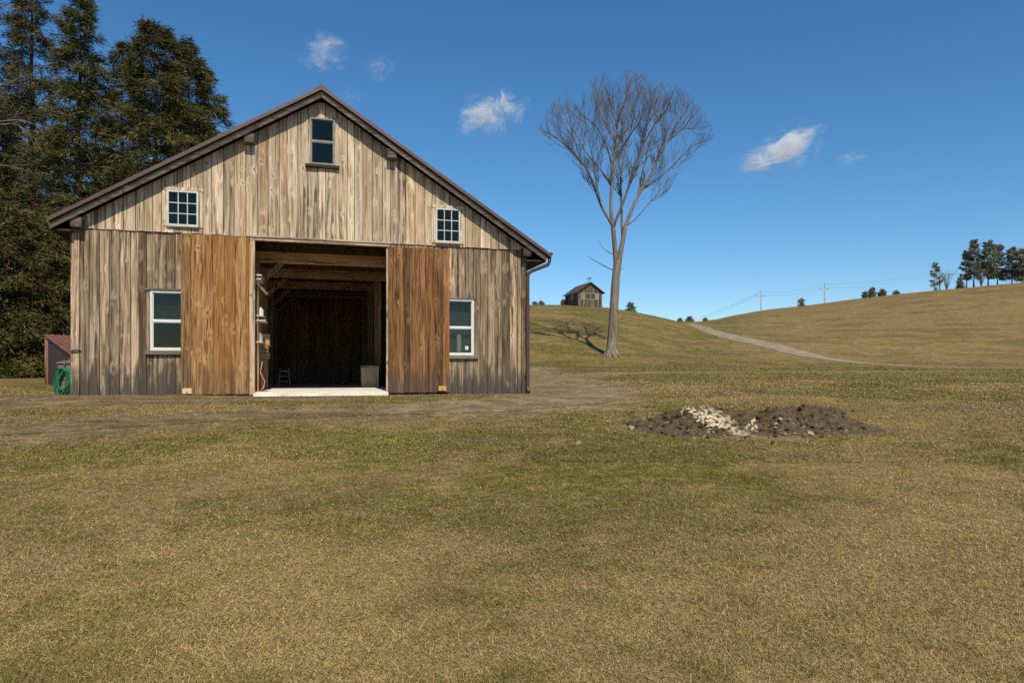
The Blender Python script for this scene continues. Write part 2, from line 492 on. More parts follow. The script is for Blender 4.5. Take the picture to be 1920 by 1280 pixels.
M['greystone'] = plain('grey_stone', (0.27, 0.25, 0.22), 0.9, var=0.25, vscale=8, bump=0.4)
M['clod'] = plain('dark_clod', (0.075, 0.050, 0.028), 0.95, var=0.35, vscale=25, bump=0.6)

g = NT('window_glass')
lw = g.n('ShaderNodeFresnel', i_IOR=1.52)
tr = g.n('ShaderNodeBsdfTransparent')
tr.inputs[0].default_value = (0.74, 0.78, 0.75, 1)
gl = g.n('ShaderNodeBsdfGlossy', i_Roughness=0.03)
gl.inputs[0].default_value = (0.95, 1.0, 0.80, 1)
mx = g.n('ShaderNodeMixShader')
g.l(g.math('MULTIPLY_ADD', lw.outputs[0], 0.55, 0.0, clamp=True), mx.inputs[0])
g.l(tr.outputs[0], mx.inputs[1]); g.l(gl.outputs[0], mx.inputs[2])
g.l(mx.outputs[0], g.t.nodes['Material Output'].inputs[0])
M['glass'] = g.m

# ground: colour from attributes (dirt / gravel / green) broken up by noise
m = NT('lawn_and_dirt')
pos = m.n('ShaderNodeTexCoord').outputs['Object']
aD = m.n('ShaderNodeAttribute', attribute_name='dirt').outputs['Fac']
aV = m.n('ShaderNodeAttribute', attribute_name='gravel').outputs['Fac']
aG = m.n('ShaderNodeAttribute', attribute_name='green').outputs['Fac']
n_f = m.noise(pos, 55.0, 3, 0.7)
n_m = m.noise(pos, 9.0, 4, 0.65)
n_l = m.noise(pos, 1.3, 5, 0.6)
n_x = m.noise(m.scale(pos, (0.16, 0.3, 0.3)), 1.0, 5, 0.62)
gfac = m.math('ADD', aG, m.math('ADD', m.math('MULTIPLY', m.math('SUBTRACT', n_m, 0.5), 1.3), m.math('MULTIPLY', m.math('SUBTRACT', n_l, 0.5), 0.9)))
straw = m.mix(m.ramp(n_l, 0.35, 0.68), (0.255, 0.182, 0.070), (0.175, 0.120, 0.047))
grn = m.mix(m.ramp(n_m, 0.3, 0.7), (0.095, 0.086, 0.018), (0.180, 0.146, 0.038))
c = m.mix(m.ramp(gfac, 0.25, 0.85), straw, grn)
c = m.mix(m.math('MULTIPLY', m.ramp(n_x, 0.47, 0.64), 0.6), c, (0.115, 0.082, 0.042))
dsum = m.math('ADD', aD, m.math('MULTIPLY', m.math('SUBTRACT', n_m, 0.5), 0.7))
dcol = m.mix(m.ramp(n_l, 0.3, 0.7), (0.128, 0.089, 0.045), (0.220, 0.158, 0.084))
dcol = m.mix(m.math('MULTIPLY', m.ramp(n_f, 0.62, 0.74), 0.5), dcol, (0.34, 0.29, 0.21))
c = m.mix(m.ramp(dsum, 0.25, 0.75), c, dcol)
vsum = m.math('ADD', aV, m.math('MULTIPLY', m.math('SUBTRACT', n_m, 0.5), 0.6))
vcol = m.mix(m.ramp(n_l, 0.3, 0.7), (0.185, 0.132, 0.070), (0.265, 0.196, 0.110))
c = m.mix(m.ramp(vsum, 0.25, 0.75), c, vcol)
sc = m.n('ShaderNodeVectorMath', operation='SCALE')
m.l(c, sc.inputs[0])
m.l(m.math('MULTIPLY', m.ramp(n_f, 0.25, 0.75, 0.62, 1.38), m.math('MULTIPLY', m.ramp(n_m, 0.3, 0.7, 0.72, 1.25), m.ramp(m.noise(pos, 2.6, 4, 0.7), 0.3, 0.7, 0.8, 1.2))), sc.inputs['Scale'])
m.l(sc.outputs[0], m.b.inputs['Base Color'])
m.b.inputs['Roughness'].default_value = 0.95
m.b.inputs['Specular IOR Level'].default_value = 0.1
m.bump(m.math('ADD', m.math('MULTIPLY', n_f, 0.4), n_m), 0.6, 0.05)
M['ground'] = m.m

m = NT('grass_blades')
a_ = m.n('ShaderNodeAttribute', attribute_name='tint')
m.l(a_.outputs['Color'], m.b.inputs['Base Color'])
m.b.inputs['Roughness'].default_value = 0.7
m.b.inputs['Specular IOR Level'].default_value = 0.2
M['blade'] = m.m


def foliage(name, dark, light):
    m = NT(name)
    a = m.n('ShaderNodeAttribute', attribute_name='tint').outputs['Fac']
    tc = m.n('ShaderNodeTexCoord').outputs['Object']
    f = m.math('ADD', m.math('MULTIPLY', a, 0.7), m.math('MULTIPLY', m.math('SUBTRACT', m.noise(tc, 0.9, 3), 0.5), 1.1))
    c = m.mix(m.ramp(f, 0.0, 0.75), dark, light)
    m.l(c, m.b.inputs['Base Color'])
    m.b.inputs['Roughness'].default_value = 0.75
    m.b.inputs['Specular IOR Level'].default_value = 0.15
    return m.m


M['hemlock'] = foliage('hemlock_needles', (0.028, 0.032, 0.010), (0.155, 0.132, 0.036))
M['hemlock2'] = foliage('brownish_needles', (0.036, 0.034, 0.014), (0.160, 0.128, 0.042))
M['pine'] = foliage('hazed_pine_needles', (0.12, 0.13, 0.09), (0.25, 0.255, 0.165))  # distance haze is put into these lightened needle colours
M['shedframe'] = plain('shed_frame_paint', (0.27, 0.26, 0.235), 0.6)
M['shedcurtain'] = plain('shed_blind', (0.30, 0.29, 0.27), 0.9)
M['shedshutter'] = wood('shed_shutter', (0.36, 0.29, 0.21), (0.24, 0.18, 0.13), (0.08, 0.06, 0.045))
M['bark'] = wood('dark_bark', (0.10, 0.082, 0.062), (0.06, 0.048, 0.036), (0.025, 0.02, 0.016), knots=0.2, vary=0.3, tintw=0.1)
M['palebark'] = wood('pale_bark', (0.29, 0.245, 0.19), (0.19, 0.158, 0.122), (0.085, 0.07, 0.055), knots=0.25, vary=0.3, tintw=0.0)
M['twig'] = plain('grey_twigs', (0.135, 0.112, 0.090), 0.85, var=0.3, vscale=3)

# ------------------------------------------------------------------ ground sheet
ys = np.concatenate([np.linspace(-40, 0, 12), np.linspace(0.6, 2.0, 8), np.exp(np.linspace(math.log(2.1), math.log(160), 520)), np.exp(np.linspace(math.log(165), math.log(890), 50))])
ti = np.linspace(-1, 1, 561)
xs = np.sinh(ti * 6.4) / math.sinh(6.4) * 560 + ti * 26
XX, YY = np.meshgrid(xs, ys)
ZZ = height(XX, YY)
dirt, gravel, green = masks(XX, YY)
V = np.stack([XX.ravel(), YY.ravel(), ZZ.ravel()], 1)
nx, ny = len(xs), len(ys)
ii = (np.arange(ny - 1)[:, None] * nx + np.arange(nx - 1)[None, :]).ravel()
Fq = np.stack([ii, ii + 1, ii + 1 + nx, ii + nx], 1)
ground = np_mesh('ground', V, Fq, M['ground'], {'dirt': dirt.ravel(), 'gravel': gravel.ravel(), 'green': green.ravel()}, smooth=True)
tag(ground, kind='structure')


def smooth_line(pts, hw, step):
    P = np.array(pts, float); Hh = np.array(hw, float)
    seg = np.hypot(*np.diff(P, axis=0).T)
    t = np.insert(np.cumsum(seg), 0, 0)
    n = max(8, int(t[-1] / step))
    u = np.linspace(0, t[-1], n)
    X, Y, W = np.interp(u, t, P[:, 0]), np.interp(u, t, P[:, 1]), np.interp(u, t, Hh)
    k = max(3, int(n * 0.03)) | 1
    ker = np.ones(k) / k
    f = lambda a: np.convolve(np.pad(a, k // 2, mode='reflect', reflect_type='odd'), ker, mode='valid')
    return f(X), f(Y), W


def ribbon(name, pts, hw, shrink, lift, step=0.3, cols=15):
    X, Y, W = smooth_line(pts, hw, step)
    tx, ty = np.gradient(X), np.gradient(Y)
    ln = np.hypot(tx, ty); nx_, ny_ = -ty / ln, tx / ln
    c = np.linspace(-1, 1, cols)
    w = np.maximum(W - shrink, 0.15)
    GX = X[:, None] + nx_[:, None] * w[:, None] * c
    GY = Y[:, None] + ny_[:, None] * w[:, None] * c
    GZ = height(GX, GY) + lift
    d_, g_, gr = masks(GX, GY)
    n, k = GX.shape
    ii = (np.arange(n - 1)[:, None] * k + np.arange(k - 1)[None, :]).ravel()
    F = np.stack([ii, ii + k, ii + k + 1, ii + 1], 1)
    o = np_mesh(name, np.stack([GX.ravel(), GY.ravel(), GZ.ravel()], 1), F, M['ground'],
                {'dirt': d_.ravel(), 'gravel': g_.ravel(), 'green': gr.ravel()}, smooth=True)
    return tag(o, kind='structure')


m = NT('pale_gravel')
pos = m.n('ShaderNodeTexCoord').outputs['Object']
c = m.mix(m.ramp(m.noise(pos, 1.1, 5, 0.65), 0.32, 0.68), (0.210, 0.160, 0.096), (0.310, 0.247, 0.156))
c = m.mix(m.math('MULTIPLY', m.ramp(m.noise(pos, 14.0, 3, 0.7), 0.55, 0.7), 0.5), c, (0.17, 0.125, 0.072))
m.l(c, m.b.inputs['Base Color']); m.b.inputs['Roughness'].default_value = 0.95
m.bump(m.noise(pos, 9.0, 3), 0.5, 0.04)
M['road'] = m.m
rdo = ribbon('gravel_road', road_pts[:7], road_hw[:7], 0.1, 0.025)
rdo.data.materials[0] = M['road']
ribbon('dirt_path', yard_pts, yard_hw, 0.75, 0.006, 0.15)

# ------------------------------------------------------------------ grass near the camera
rng = np.random.default_rng(4)


def blades(n, d0, d1, seed, len_m, wid, name_tint=0.0):
    rg = np.random.default_rng(seed)
    v = rg.uniform(1 / d1, 1 / d0, n)
    d = 1 / v
    a = rg.uniform(-0.92, 0.92, n)
    x, y = a * d, d
    dm, gm, gn = masks(x, y)
    dx, dy = x - P0[0], y - P0[1]
    s, t = dx * UX + dy * UY, dx * VX + dy * VY
    keep = (rg.random(n) > np.clip(np.maximum(dm, gm) * 1.05, 0, 0.97)) & ~((s > -0.1) & (s < 10.1) & (t > -0.02) & (t < 12))
    keep &= ~((s > 3.4) & (s < 6.8) & (t > -0.5) & (t < 0.1))
    pd = np.hypot((x - PILE[0]) / 1.75, (y - PILE[1]) / 0.62)
    keep &= pd > 1.0
    px = 960 + FOC * x / d
    hide = np.where(px < 1000, sstep(10.5, 19.5, d) * 1.02, 0.25 * sstep(12, 20, d))
    keep &= rg.random(n) > hide
    x, y, d, gn = x[keep], y[keep], d[keep], gn[keep]
    n = len(x)
    z = height(x, y)
    wisp = np.where(rg.random(n) < 0.006, rg.uniform(1.8, 3.0, n), 1.0)
    az = rg.uniform(0, 2 * math.pi, n)
    az = az + 0.9 * np.sin(fbm(x * 1.2, y * 1.2, 77, 2) * 9)
    clump = fbm(x * 5, y * 5, 71, 3)
    L = len_m * (0.4 + 1.0 * rg.random(n) ** 1.5) * (0.6 + 0.9 * clump)
    isg = rg.random(n) < np.clip(gn * 0.62 + (clump - 0.5) * np.where(d < 25, 0.6, 0.3), 0.03, 0.75)
    tilt = np.where(isg, rg.uniform(0.55, 1.35, n), rg.uniform(1.0, 1.56, n))
    ux, uy, uz = np.sin(tilt) * np.cos(az), np.sin(tilt) * np.sin(az), np.cos(tilt)
    w = wid * (0.6 + 0.8 * rg.random(n)) * np.maximum(1, d / 3.6)
    L = L * np.where(d < 9, wisp, 1.0) * np.clip(d / 9.0, 1, 5)
    sx, sy = -np.sin(az) * w, np.cos(az) * w
    base = np.stack([x, y, z + rg.uniform(0, 0.012, n)], 1)
    u = np.stack([ux, uy, uz], 1) * L[:, None]
    sd = np.stack([sx, sy, rg.uniform(-0.4, 0.4, n) * w], 1)
    V = np.empty((n, 3, 3))
    V[:, 0] = base - sd; V[:, 1] = base + sd; V[:, 2] = base + u
    k = rg.random((n, 1))
    straw = np.array([0.36, 0.255, 0.092]) * (1 - k) + np.array([0.60, 0.45, 0.205]) * k
    old = np.array([0.17, 0.105, 0.036]) * (1 - k) + np.array([0.31, 0.21, 0.08]) * k
    straw = np.where(rg.random((n, 1)) < 0.34, old, straw)
    grnc = np.array([0.085, 0.080, 0.016]) * (1 - k) + np.array([0.235, 0.20, 0.050]) * k
    c = np.where(isg[:, None], grnc, straw)
    pat = 0.62 + 0.78 * fbm(x * 0.55, y * 0.7, 88, 5, 0.6)[:, None]
    c = c * pat
    fl = sstep(14, 40, d)[:, None] * 0.45            # far off the tufts even out
    c = c * (1 - fl) + np.array([0.235, 0.172, 0.062]) * (1 - 0.25 * gn[:, None]) * fl
    c4 = np.concatenate([np.repeat(c, 3, axis=0).reshape(n, 3, 3), np.ones((n, 3, 1))], 2)
    return V.reshape(-1, 3), c4.reshape(-1, 4)


Va, Ca = blades(900000, 2.2, 8.0, 11, 0.027, 0.0012)
Vb, Cb = blades(420000, 7.0, 21.0, 12, 0.026, 0.0014)
Vc, Cc = blades(480000, 16.0, 165.0, 13, 0.024, 0.0010)
Vg, Cg = np.concatenate([Va, Vb, Vc]), np.concatenate([Ca, Cb, Cc])
grass = np_mesh('grass', Vg, np.arange(len(Vg)).reshape(-1, 3), M['blade'], {'tint': Cg})
tag(grass, 'short dry straw coloured and olive grass of the lawn', 'grass', kind='stuff')

# ------------------------------------------------------------------ BARN
random.seed(7)
RB = random.Random(3)


def Fp(px, py, off=0.0):
    """photo point on the barn front (or a plane off metres before it): along, height above pad"""
    k = (px - 960) / FOC
    d = (P0[0] * VX + P0[1] * VY - off) / (k * VX + VY)
    s = (k * d - P0[0]) * UX + (d - P0[1]) * UY
    return s, EYE + (HOR - py) * d / FOC - PADZ


W, DEP = 10.0, 12.0
barn = empty('barn', (P0[0], P0[1], PADZ), TH)
tag(barn, 'large weathered wooden barn with open sliding doors and brown metal roof', 'barn')

OH = 0.275
xa, za = Fp(603, 163, OH)                     # roof top line at the front edge
xl, zl = Fp(93, 407, OH)
xr, zr = Fp(1024, 471, OH)
RT = 0.245                                      # roof build-up, metal to underside


def roof_z(x):
    return za + (zl - za) * (xa - x) / (xa - xl) if x < xa else za + (zr - za) * (x - xa) / (xr - xa)


def under(x): return roof_z(x) - RT


BELT = 3.61
# openings: x0, x1, z0, z1
dx0, dz1 = Fp(478, 452)
dx1, _ = Fp(725, 463)
DOOR = (dx0, dx1, -0.2, 3.47)


def wrect(pxl, pyt, pxr, pyb):
    a, zt = Fp(pxl, pyt); b, zb = Fp(pxr, pyb)
    zt2, zb2 = Fp(pxr, pyt)[1], Fp(pxl, pyb)[1]
    return a, b, zb, zt


WIN_ATT = wrect(581, 222, 628, 313)
WIN_UL = wrect(314, 357, 373, 427)
a_, b_, z0_, z1_ = wrect(816, 393, 862, 456)
WIN_UR = (a_, b_, WIN_UL[2], WIN_UL[3]) if False else (a_, b_, Fp(839, 456)[1], Fp(839, 392)[1])
WIN_LL = (Fp(282, 600)[0], Fp(282, 600)[0] + 0.84, Fp(310, 657)[1], Fp(310, 545)[1])
WIN_LR = (Fp(888, 600)[0] - 0.84, Fp(888, 600)[0], Fp(865, 666)[1], Fp(865, 561)[1])
HOLES = [DOOR, WIN_ATT, WIN_UL, WIN_UR, WIN_LL, WIN_LR]


def siding(mb, x0, x1, zb, ztop, yf, th, holes, rg, wmin=0.15, wmax=0.24, gap=0.013, jit=0.018, zjit=0.0, toff=0.0):
    """vertical boards between x0 and x1; ztop a function; holes cut out"""
    xs = [x0]
    while xs[-1] < x1 - wmax:
        xs.append(xs[-1] + rg.uniform(wmin, wmax))
    xs.append(x1)
    hx = sorted({h[i] for h in holes for i in (0, 1) if x0 < h[i] < x1})
    brk = []
    for i in range(len(xs) - 1):
        rnd = (rg.random(), rg.random(), rg.random())
        y = yf - rg.uniform(0, jit)
        zb_ = zb + rg.uniform(-zjit, zjit)
        cuts = [xs[i]] + [h for h in hx if xs[i] + 0.002 < h < xs[i + 1] - 0.002] + [xs[i + 1]]
        for j in range(len(cuts) - 1):
            a, b = cuts[j], cuts[j + 1]
            ga = gap / 2 if j == 0 else 0
            gb = gap / 2 if j == len(cuts) - 2 else 0
            a2, b2 = a + ga, b - gb
            mid = (a + b) / 2
            iv = [(zb_, None)]
            hs = sorted([h for h in holes if h[0] - 1e-6 < mid < h[1] + 1e-6], key=lambda h: h[2])
            lo = zb_
            segs = []
            for h in hs:
                if h[2] > lo: segs.append((lo, h[2]))
                lo = max(lo, h[3])
            segs.append((lo, None))
            for (s0, s1) in segs:
                za_ = s1 if s1 is not None else ztop(a2) + toff
                zb2 = s1 if s1 is not None else ztop(b2) + toff
                if s1 is not None:
                    top = min(ztop(a2), ztop(b2))
                    if s1 > top: za_, zb2 = ztop(a2), ztop(b2)
                if min(za_, zb2) - s0 < 0.01: continue
                mb.hexa([(a2, y, s0), (b2, y, s0), (b2, y + th, s0), (a2, y + th, s0),
                         (a2, y, za_), (b2, y, zb2), (b2, y + th, zb2), (a2, y + th, za_)], rnd)


# front siding: lower boards and the slightly proud gable boards
mb = MB(); siding(mb, 0.13, W - 0.10, -0.03, lambda x: BELT, 0.0, 0.025, HOLES, RB, zjit=0.012)
mb.build('siding', M['lower'], barn)
gab0, gab1 = 0.02, W - 0.02
mb = MB(); siding(mb, gab0, gab1, BELT - 0.05, lambda x: max(under(x) + 0.02, BELT - 0.04), -0.035, 0.028, HOLES, RB, wmin=0.16, wmax=0.26, zjit=0.008)
gs = mb.build('gable_siding', M['gable'], barn)
tag(gs, 'paler grey-tan boards of the upper gable')
# inner lining of the front so that no light leaks through the gaps
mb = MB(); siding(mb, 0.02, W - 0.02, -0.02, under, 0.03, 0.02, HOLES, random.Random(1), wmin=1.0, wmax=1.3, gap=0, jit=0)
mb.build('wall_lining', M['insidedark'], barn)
# corner boards, side walls and rear wall
mb = MB()
mb.box(-0.035, 0.125, -0.03, 0.0, -0.05, 3.53, (0.8, 0.2, 0.3))
mb.box(-0.035, -0.002, 0.001, 0.16, -0.05, 3.53, (0.5, 0.4, 0.7))
mb.box(W - 0.095, W + 0.03, -0.03, 0.0, -0.05, 3.45, (0.3, 0.3, 0.9))
mb.build_each('corner_board', M['lower'], barn)


def side_boards(x, th, rg):
    mb = MB(); y = 0.04
    while y < DEP - 0.02:
        w = min(rg.uniform(0.16, 0.25), DEP - 0.01 - y)
        r_ = (rg.random(), rg.random(), rg.random())
        mb.box(min(x, x + th), max(x, x + th), y + 0.002, y + w - 0.002, -0.03, under(max(0.02, min(W - 0.02, x))) + 0.06, r_)
        y += w
    return mb


side_boards(0.0, 0.04, RB).build('side_wall', M['lower'], barn)
side_boards(W, -0.04, RB).build('side_wall', M['lower'], barn)
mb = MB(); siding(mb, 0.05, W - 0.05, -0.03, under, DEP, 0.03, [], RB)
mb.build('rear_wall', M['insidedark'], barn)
mb = MB(); siding(mb, 0.06, W - 0.06, -0.02, lambda x: 3.47, DEP - 0.03, 0.02, [], random.Random(2), wmin=0.22, wmax=0.34, gap=0, jit=0.008)
mb.build('rear_lining', M['inside'], barn)

# roof: two slopes with ribs, rake boards, drip trim, ridge cap
Y0, Y1 = -OH, DEP + 0.3


def slope_pts(a, b, t0, t1, y0, y1):
    """slab following the slope between x=a and b, offsets t0..t1 under the roof top line"""
    return [(a, y0, roof_z(a) - t1), (b, y0, roof_z(b) - t1), (b, y1, roof_z(b) - t1), (a, y1, roof_z(a) - t1),
            (a, y0, roof_z(a) - t0), (b, y0, roof_z(b) - t0), (b, y1, roof_z(b) - t0), (a, y1, roof_z(a) - t0)]


mb = MB()
mb.hexa(slope_pts(xl - 0.04, xa, 0.0, 0.035, Y0 - 0.03, Y1))
mb.hexa(slope_pts(xa, xr + 0.04, 0.0, 0.035, Y0 - 0.03, Y1))
for k in range(42):                                            # standing ribs
    y = Y0 + 0.05 + k * 0.3
    if y < Y1 - 0.05:
        mb.hexa(slope_pts(xl - 0.03, xa - 0.02, -0.025, 0.002, y, y + 0.05))
        mb.hexa(slope_pts(xa + 0.02, xr + 0.03, -0.025, 0.002, y, y + 0.05))
# folded trim down the rake
mb.hexa(slope_pts(xl - 0.04, xa, -0.012, 0.075, Y0 - 0.045, Y0 - 0.031))
mb.hexa(slope_pts(xa, xr + 0.04, -0.012, 0.075, Y0 - 0.045, Y0 - 0.031))
roof = mb.build('roof', M['metalroof'], barn)
mb = MB()
mb.hexa([(xa - 0.16, Y0 - 0.05, roof_z(xa - 0.16) + 0.005), (xa, Y0 - 0.05, za + 0.002), (xa, Y1, za + 0.002), (xa - 0.16, Y1, roof_z(xa - 0.16) + 0.005),
         (xa - 0.16, Y0 - 0.05, roof_z(xa - 0.16) + 0.03), (xa, Y0 - 0.05, za + 0.045), (xa, Y1, za + 0.045), (xa - 0.16, Y1, roof_z(xa - 0.16) + 0.03)])
mb.hexa([(xa, Y0 - 0.05, za + 0.002), (xa + 0.16, Y0 - 0.05, roof_z(xa + 0.16) + 0.005), (xa + 0.16, Y1, roof_z(xa + 0.16) + 0.005), (xa, Y1, za + 0.002),
         (xa, Y0 - 0.05, za + 0.045), (xa + 0.16, Y0 - 0.05, roof_z(xa + 0.16) + 0.03), (xa + 0.16, Y1, roof_z(xa + 0.16) + 0.03), (xa, Y1, za + 0.045)])
mb.build('ridge_cap', M['metalroof'], roof)
mb = MB()                                                      # roof deck (boards seen from beneath)
mb.hexa(slope_pts(xl, xa, 0.036, 0.10, Y0 + 0.03, Y1 - 0.02))
mb.hexa(slope_pts(xa, xr, 0.036, 0.10, Y0 + 0.03, Y1 - 0.02))
mb.build('roof_deck', M['insidedark'], roof)
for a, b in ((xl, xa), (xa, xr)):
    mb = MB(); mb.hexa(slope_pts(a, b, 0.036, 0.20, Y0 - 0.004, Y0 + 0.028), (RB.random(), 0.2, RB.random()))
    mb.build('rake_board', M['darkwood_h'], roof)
    mb = MB()
    n = 4
    for i in range(n):
        p, q = a + (b - a) * i / n, a + (b - a) * (i + 1) / n
        mb.hexa(slope_pts(p + 0.003, q - 0.003, 0.178, 0.25, Y0 - 0.032, Y0 - 0.005), (RB.random(), 0.2, RB.random()))
    mb.build('rake_trim', M['rakegrey'], roof)
# eave soffits, fascias
mb = MB()
mb.box(xl, xl + 0.04, Y0 + 0.03, Y1 - 0.03, zl - 0.27, zl - 0.06)
mb.box(xr - 0.04, xr, Y0 + 0.03, Y1 - 0.03, zr - 0.27, zr - 0.06)
mb.build_each('fascia', M['darkwood_h'], roof)
mb = MB()
mb.box(xl + 0.042, 0.03, Y0 + 0.04, Y1 - 0.04, zl - 0.26, zl - 0.22)
mb.box(W - 0.03, xr - 0.042, Y0 + 0.04, Y1 - 0.04, zr - 0.26, zr - 0.22)
mb.build_each('soffit', M['darkwood_h'], roof)
# beam ends under the rake
for (px, py) in ((467, 258), (735, 283), (142, 419), (989, 466)):
    s, z = Fp(px, py, OH - 0.02)
    z = min(z + 0.05, roof_z(s) - 0.25 - 0.10)
    mb = MB(); mb.box(s - 0.105, s + 0.105, -OH + 0.012, -0.04, z - 0.11, z + 0.11, (RB.random(), 0.1, RB.random()))
    mb.build('beam_end', M['rakegrey'], barn, bevel=0.012)

# door head trim, jambs, track cover
mb = MB()
mb.box(dx0 - 0.10, dx1 + 0.06, -0.10, -0.065, 3.47, 3.535, (0.9, 0.1, 0.2))
mb.box(dx0 - 0.14, dx1 + 0.10, -0.125, -0.066, 3.538, 3.575, (0.6, 0.1, 0.6))
mb.build('door_header', M['trimwood_h'], barn, bevel=0.004)
mb = MB(); mb.box(dx0 - 0.105, dx0 + 0.005, -0.10, 0.03, 0.0, 3.465, (0.75, 0.1, 0.1))
mb.build('door_jamb', M['trimwood'], barn, bevel=0.004)
mb = MB(); mb.box(dx1 - 0.012, dx1 + 0.03, -0.055, 0.05, 0.0, 3.465, (0.6, 0.1, 0.5))
mb.build('door_jamb', M['trimwood'], barn, bevel=0.004)


def slide_door(x0, x1, ztop, mat, seed, label):
    mb = MB(); rg = random.Random(seed)
    siding(mb, x0, x1, 0.02, lambda x: ztop, -0.092, 0.028, [], rg, wmin=0.13, wmax=0.25, zjit=0.006, gap=0.006)
    d = mb.build('sliding_door', mat, barn)
    d['label'] = label
    mb = MB()
    for z in (0.35, 1.7, 3.1):
        mb.box(x0 + 0.02, x1 - 0.02, -0.062, -0.040, z, z + 0.14)
    mb.build_each('door_batten', M['inside_h'], d)
    return d


slide_door(Fp(339, 600, 0.09)[0], dx0 - 0.118, 3.535, M['door_l'], 5, 'orange-brown board sliding door pushed to the left')
slide_door(dx1 + 0.034, Fp(843, 600, 0.09)[0], 3.475, M['door_r'], 9, 'darker brown streaked sliding door pushed to the right')

# little guide blocks at the foot of each door
for (px, py, mt, lb) in ((351, 733, 'block', 'pale new wood'), (829, 728, 'block2', 'orange wood')):
    s, z = Fp(px, py, 0.16)
    mb = MB(); mb.box(s - 0.095, s + 0.095, -0.19, -0.10, z - 0.06, z + 0.06)
    b = mb.build('guide_block', M[mt], barn, bevel=0.006)
    b['label'] = lb + ' guide block at the door foot'
    mb = MB()
    mb.tube([(s, -0.192, z - 0.02), (s, -0.206, z - 0.02)], 0.012, 8)
    mb.tube([(s, -0.2, z - 0.015), (s, -0.2, z - 0.10)], 0.006, 6)
    mb.build('bolt', M['blackmetal'], b)


def window(rect, kind, mat, y=-0.03):
    x0, x1, z0, z1 = rect
    mb = MB()
    if kind == 'nine':
        f, dpt = 0.038, 0.05
        mb.box(x0, x0 + f, y, y + dpt, z0, z1); mb.box(x1 - f, x1, y, y + dpt, z0, z1)
        mb.box(x0 + f, x1 - f, y, y + dpt, z1 - f, z1); mb.box(x0 + f, x1 - f, y, y + dpt, z0, z0 + f * 1.2)
        for i in (1, 2):
            xx = x0 + f + (x1 - x0 - 2 * f) * i / 3
            mb.box(xx - 0.009, xx + 0.009, y + 0.012, y + 0.04, z0 + f * 1.2, z1 - f)
            zz = z0 + f * 1.2 + (z1 - z0 - 2.2 * f) * i / 3
            for j in range(3):
                xa_ = x0 + f + (x1 - x0 - 2 * f) * j / 3 + (0.009 if j else 0)
                xb_ = x0 + f + (x1 - x0 - 2 * f) * (j + 1) / 3 - (0.009 if j < 2 else 0)
                mb.box(xa_, xb_, y + 0.014, y + 0.038, zz - 0.009, zz + 0.009)
        w = mb.build('window', mat, barn)
        p = MB(); p.box(x0 + f * 0.5, x1 - f * 0.5, y + 0.024, y + 0.028, z0 + f * 0.5, z1 - f * 0.5)
        p.build('pane', M['glass'], w)
    else:
        f = 0.045 if kind == 'white' else 0.032
        mb.box(x0, x0 + f, y, y + 0.07, z0, z1); mb.box(x1 - f, x1, y, y + 0.07, z0, z1)
        mb.box(x0 + f, x1 - f, y, y + 0.07, z1 - f, z1); mb.box(x0 + f, x1 - f, y, y + 0.07, z0, z0 + f)
        zm = z0 + (z1 - z0) * (0.49 if kind == 'white' else 0.50)
        mb.box(x0 + f, x1 - f, y + 0.008, y + 0.06, zm - 0.02, zm + 0.02)
        # sash stiles set a little behind the frame
        for (a, b, yy) in ((z0 + f, zm - 0.02, 0.02), (zm + 0.02, z1 - f, 0.032)):
            mb.box(x0 + f, x0 + f + 0.018, y + yy, y + yy + 0.02, a, b); mb.box(x1 - f - 0.018, x1 - f, y + yy, y + yy + 0.02, a, b)
            mb.box(x0 + f + 0.018, x1 - f - 0.018, y + yy, y + yy + 0.02, a, a + 0.02); mb.box(x0 + f + 0.018, x1 - f - 0.018, y + yy, y + yy + 0.02, b - 0.016, b)
        w = mb.build('window', mat, barn)
        for (a, b, yy) in ((z0 + f, zm - 0.02, 0.028), (zm + 0.02, z1 - f, 0.040)):
            p = MB(); p.box(x0 + f, x1 - f, y + yy, y + yy + 0.004, a, b)
            p.build('pane', M['glass'], w)
    return w


w = window(WIN_ATT, 'grey', M['greyframe'], -0.085); w['label'] = 'tall grey framed attic window under the ridge'
x0, x1, z0, z1 = WIN_ATT
mb = MB(); mb.box(x0 - 0.10, x1 + 0.10, -0.13, -0.04, z0 - 0.075, z0 - 0.004, (0.2, 0.1, 0.3)); mb.build('sill', M['darkwood_h'], w, bevel=0.005)
mb = MB()
mb.box(x0 - 0.085, x0 - 0.002, -0.058, -0.036, z0, z1 + 0.02, (0.5, 0.2, 0.4)); mb.box(x1 + 0.002, x1 + 0.085, -0.058, -0.036, z0, z1 + 0.02, (0.3, 0.4, 0.8))
mb.build_each('casing', M['gable'], w)
for rect, lb in ((WIN_UL, 'nine pane white window on the left of the gable'), (WIN_UR, 'nine pane white window on the right of the gable')):
    w = window(rect, 'nine', M['creamwhite'], -0.075); w['label'] = lb
    x0, x1, z0, z1 = rect
    mb = MB(); mb.box(x0 - 0.10, x1 + 0.10, -0.075, -0.038, z1 + 0.003, z1 + 0.07, (0.7, 0.6, 0.4)); mb.build_each('casing', M['gable'], w)
    mb = MB()
    mb.box(x0 - 0.085, x0 - 0.003, -0.062, -0.037, z0 - 0.01, z1, (0.6, 0.7, 0.1)); mb.box(x1 + 0.003, x1 + 0.085, -0.062, -0.037, z0 - 0.01, z1, (0.45, 0.3, 0.6))
    mb.build_each('casing', M['gable'], w)
    mb = MB(); mb.box(x0 - 0.01, x1 + 0.01, -0.095, -0.04, z0 - 0.035, z0 - 0.003, (0.3, 0.1, 0.3)); mb.build('sill', M['grey_h'], w)
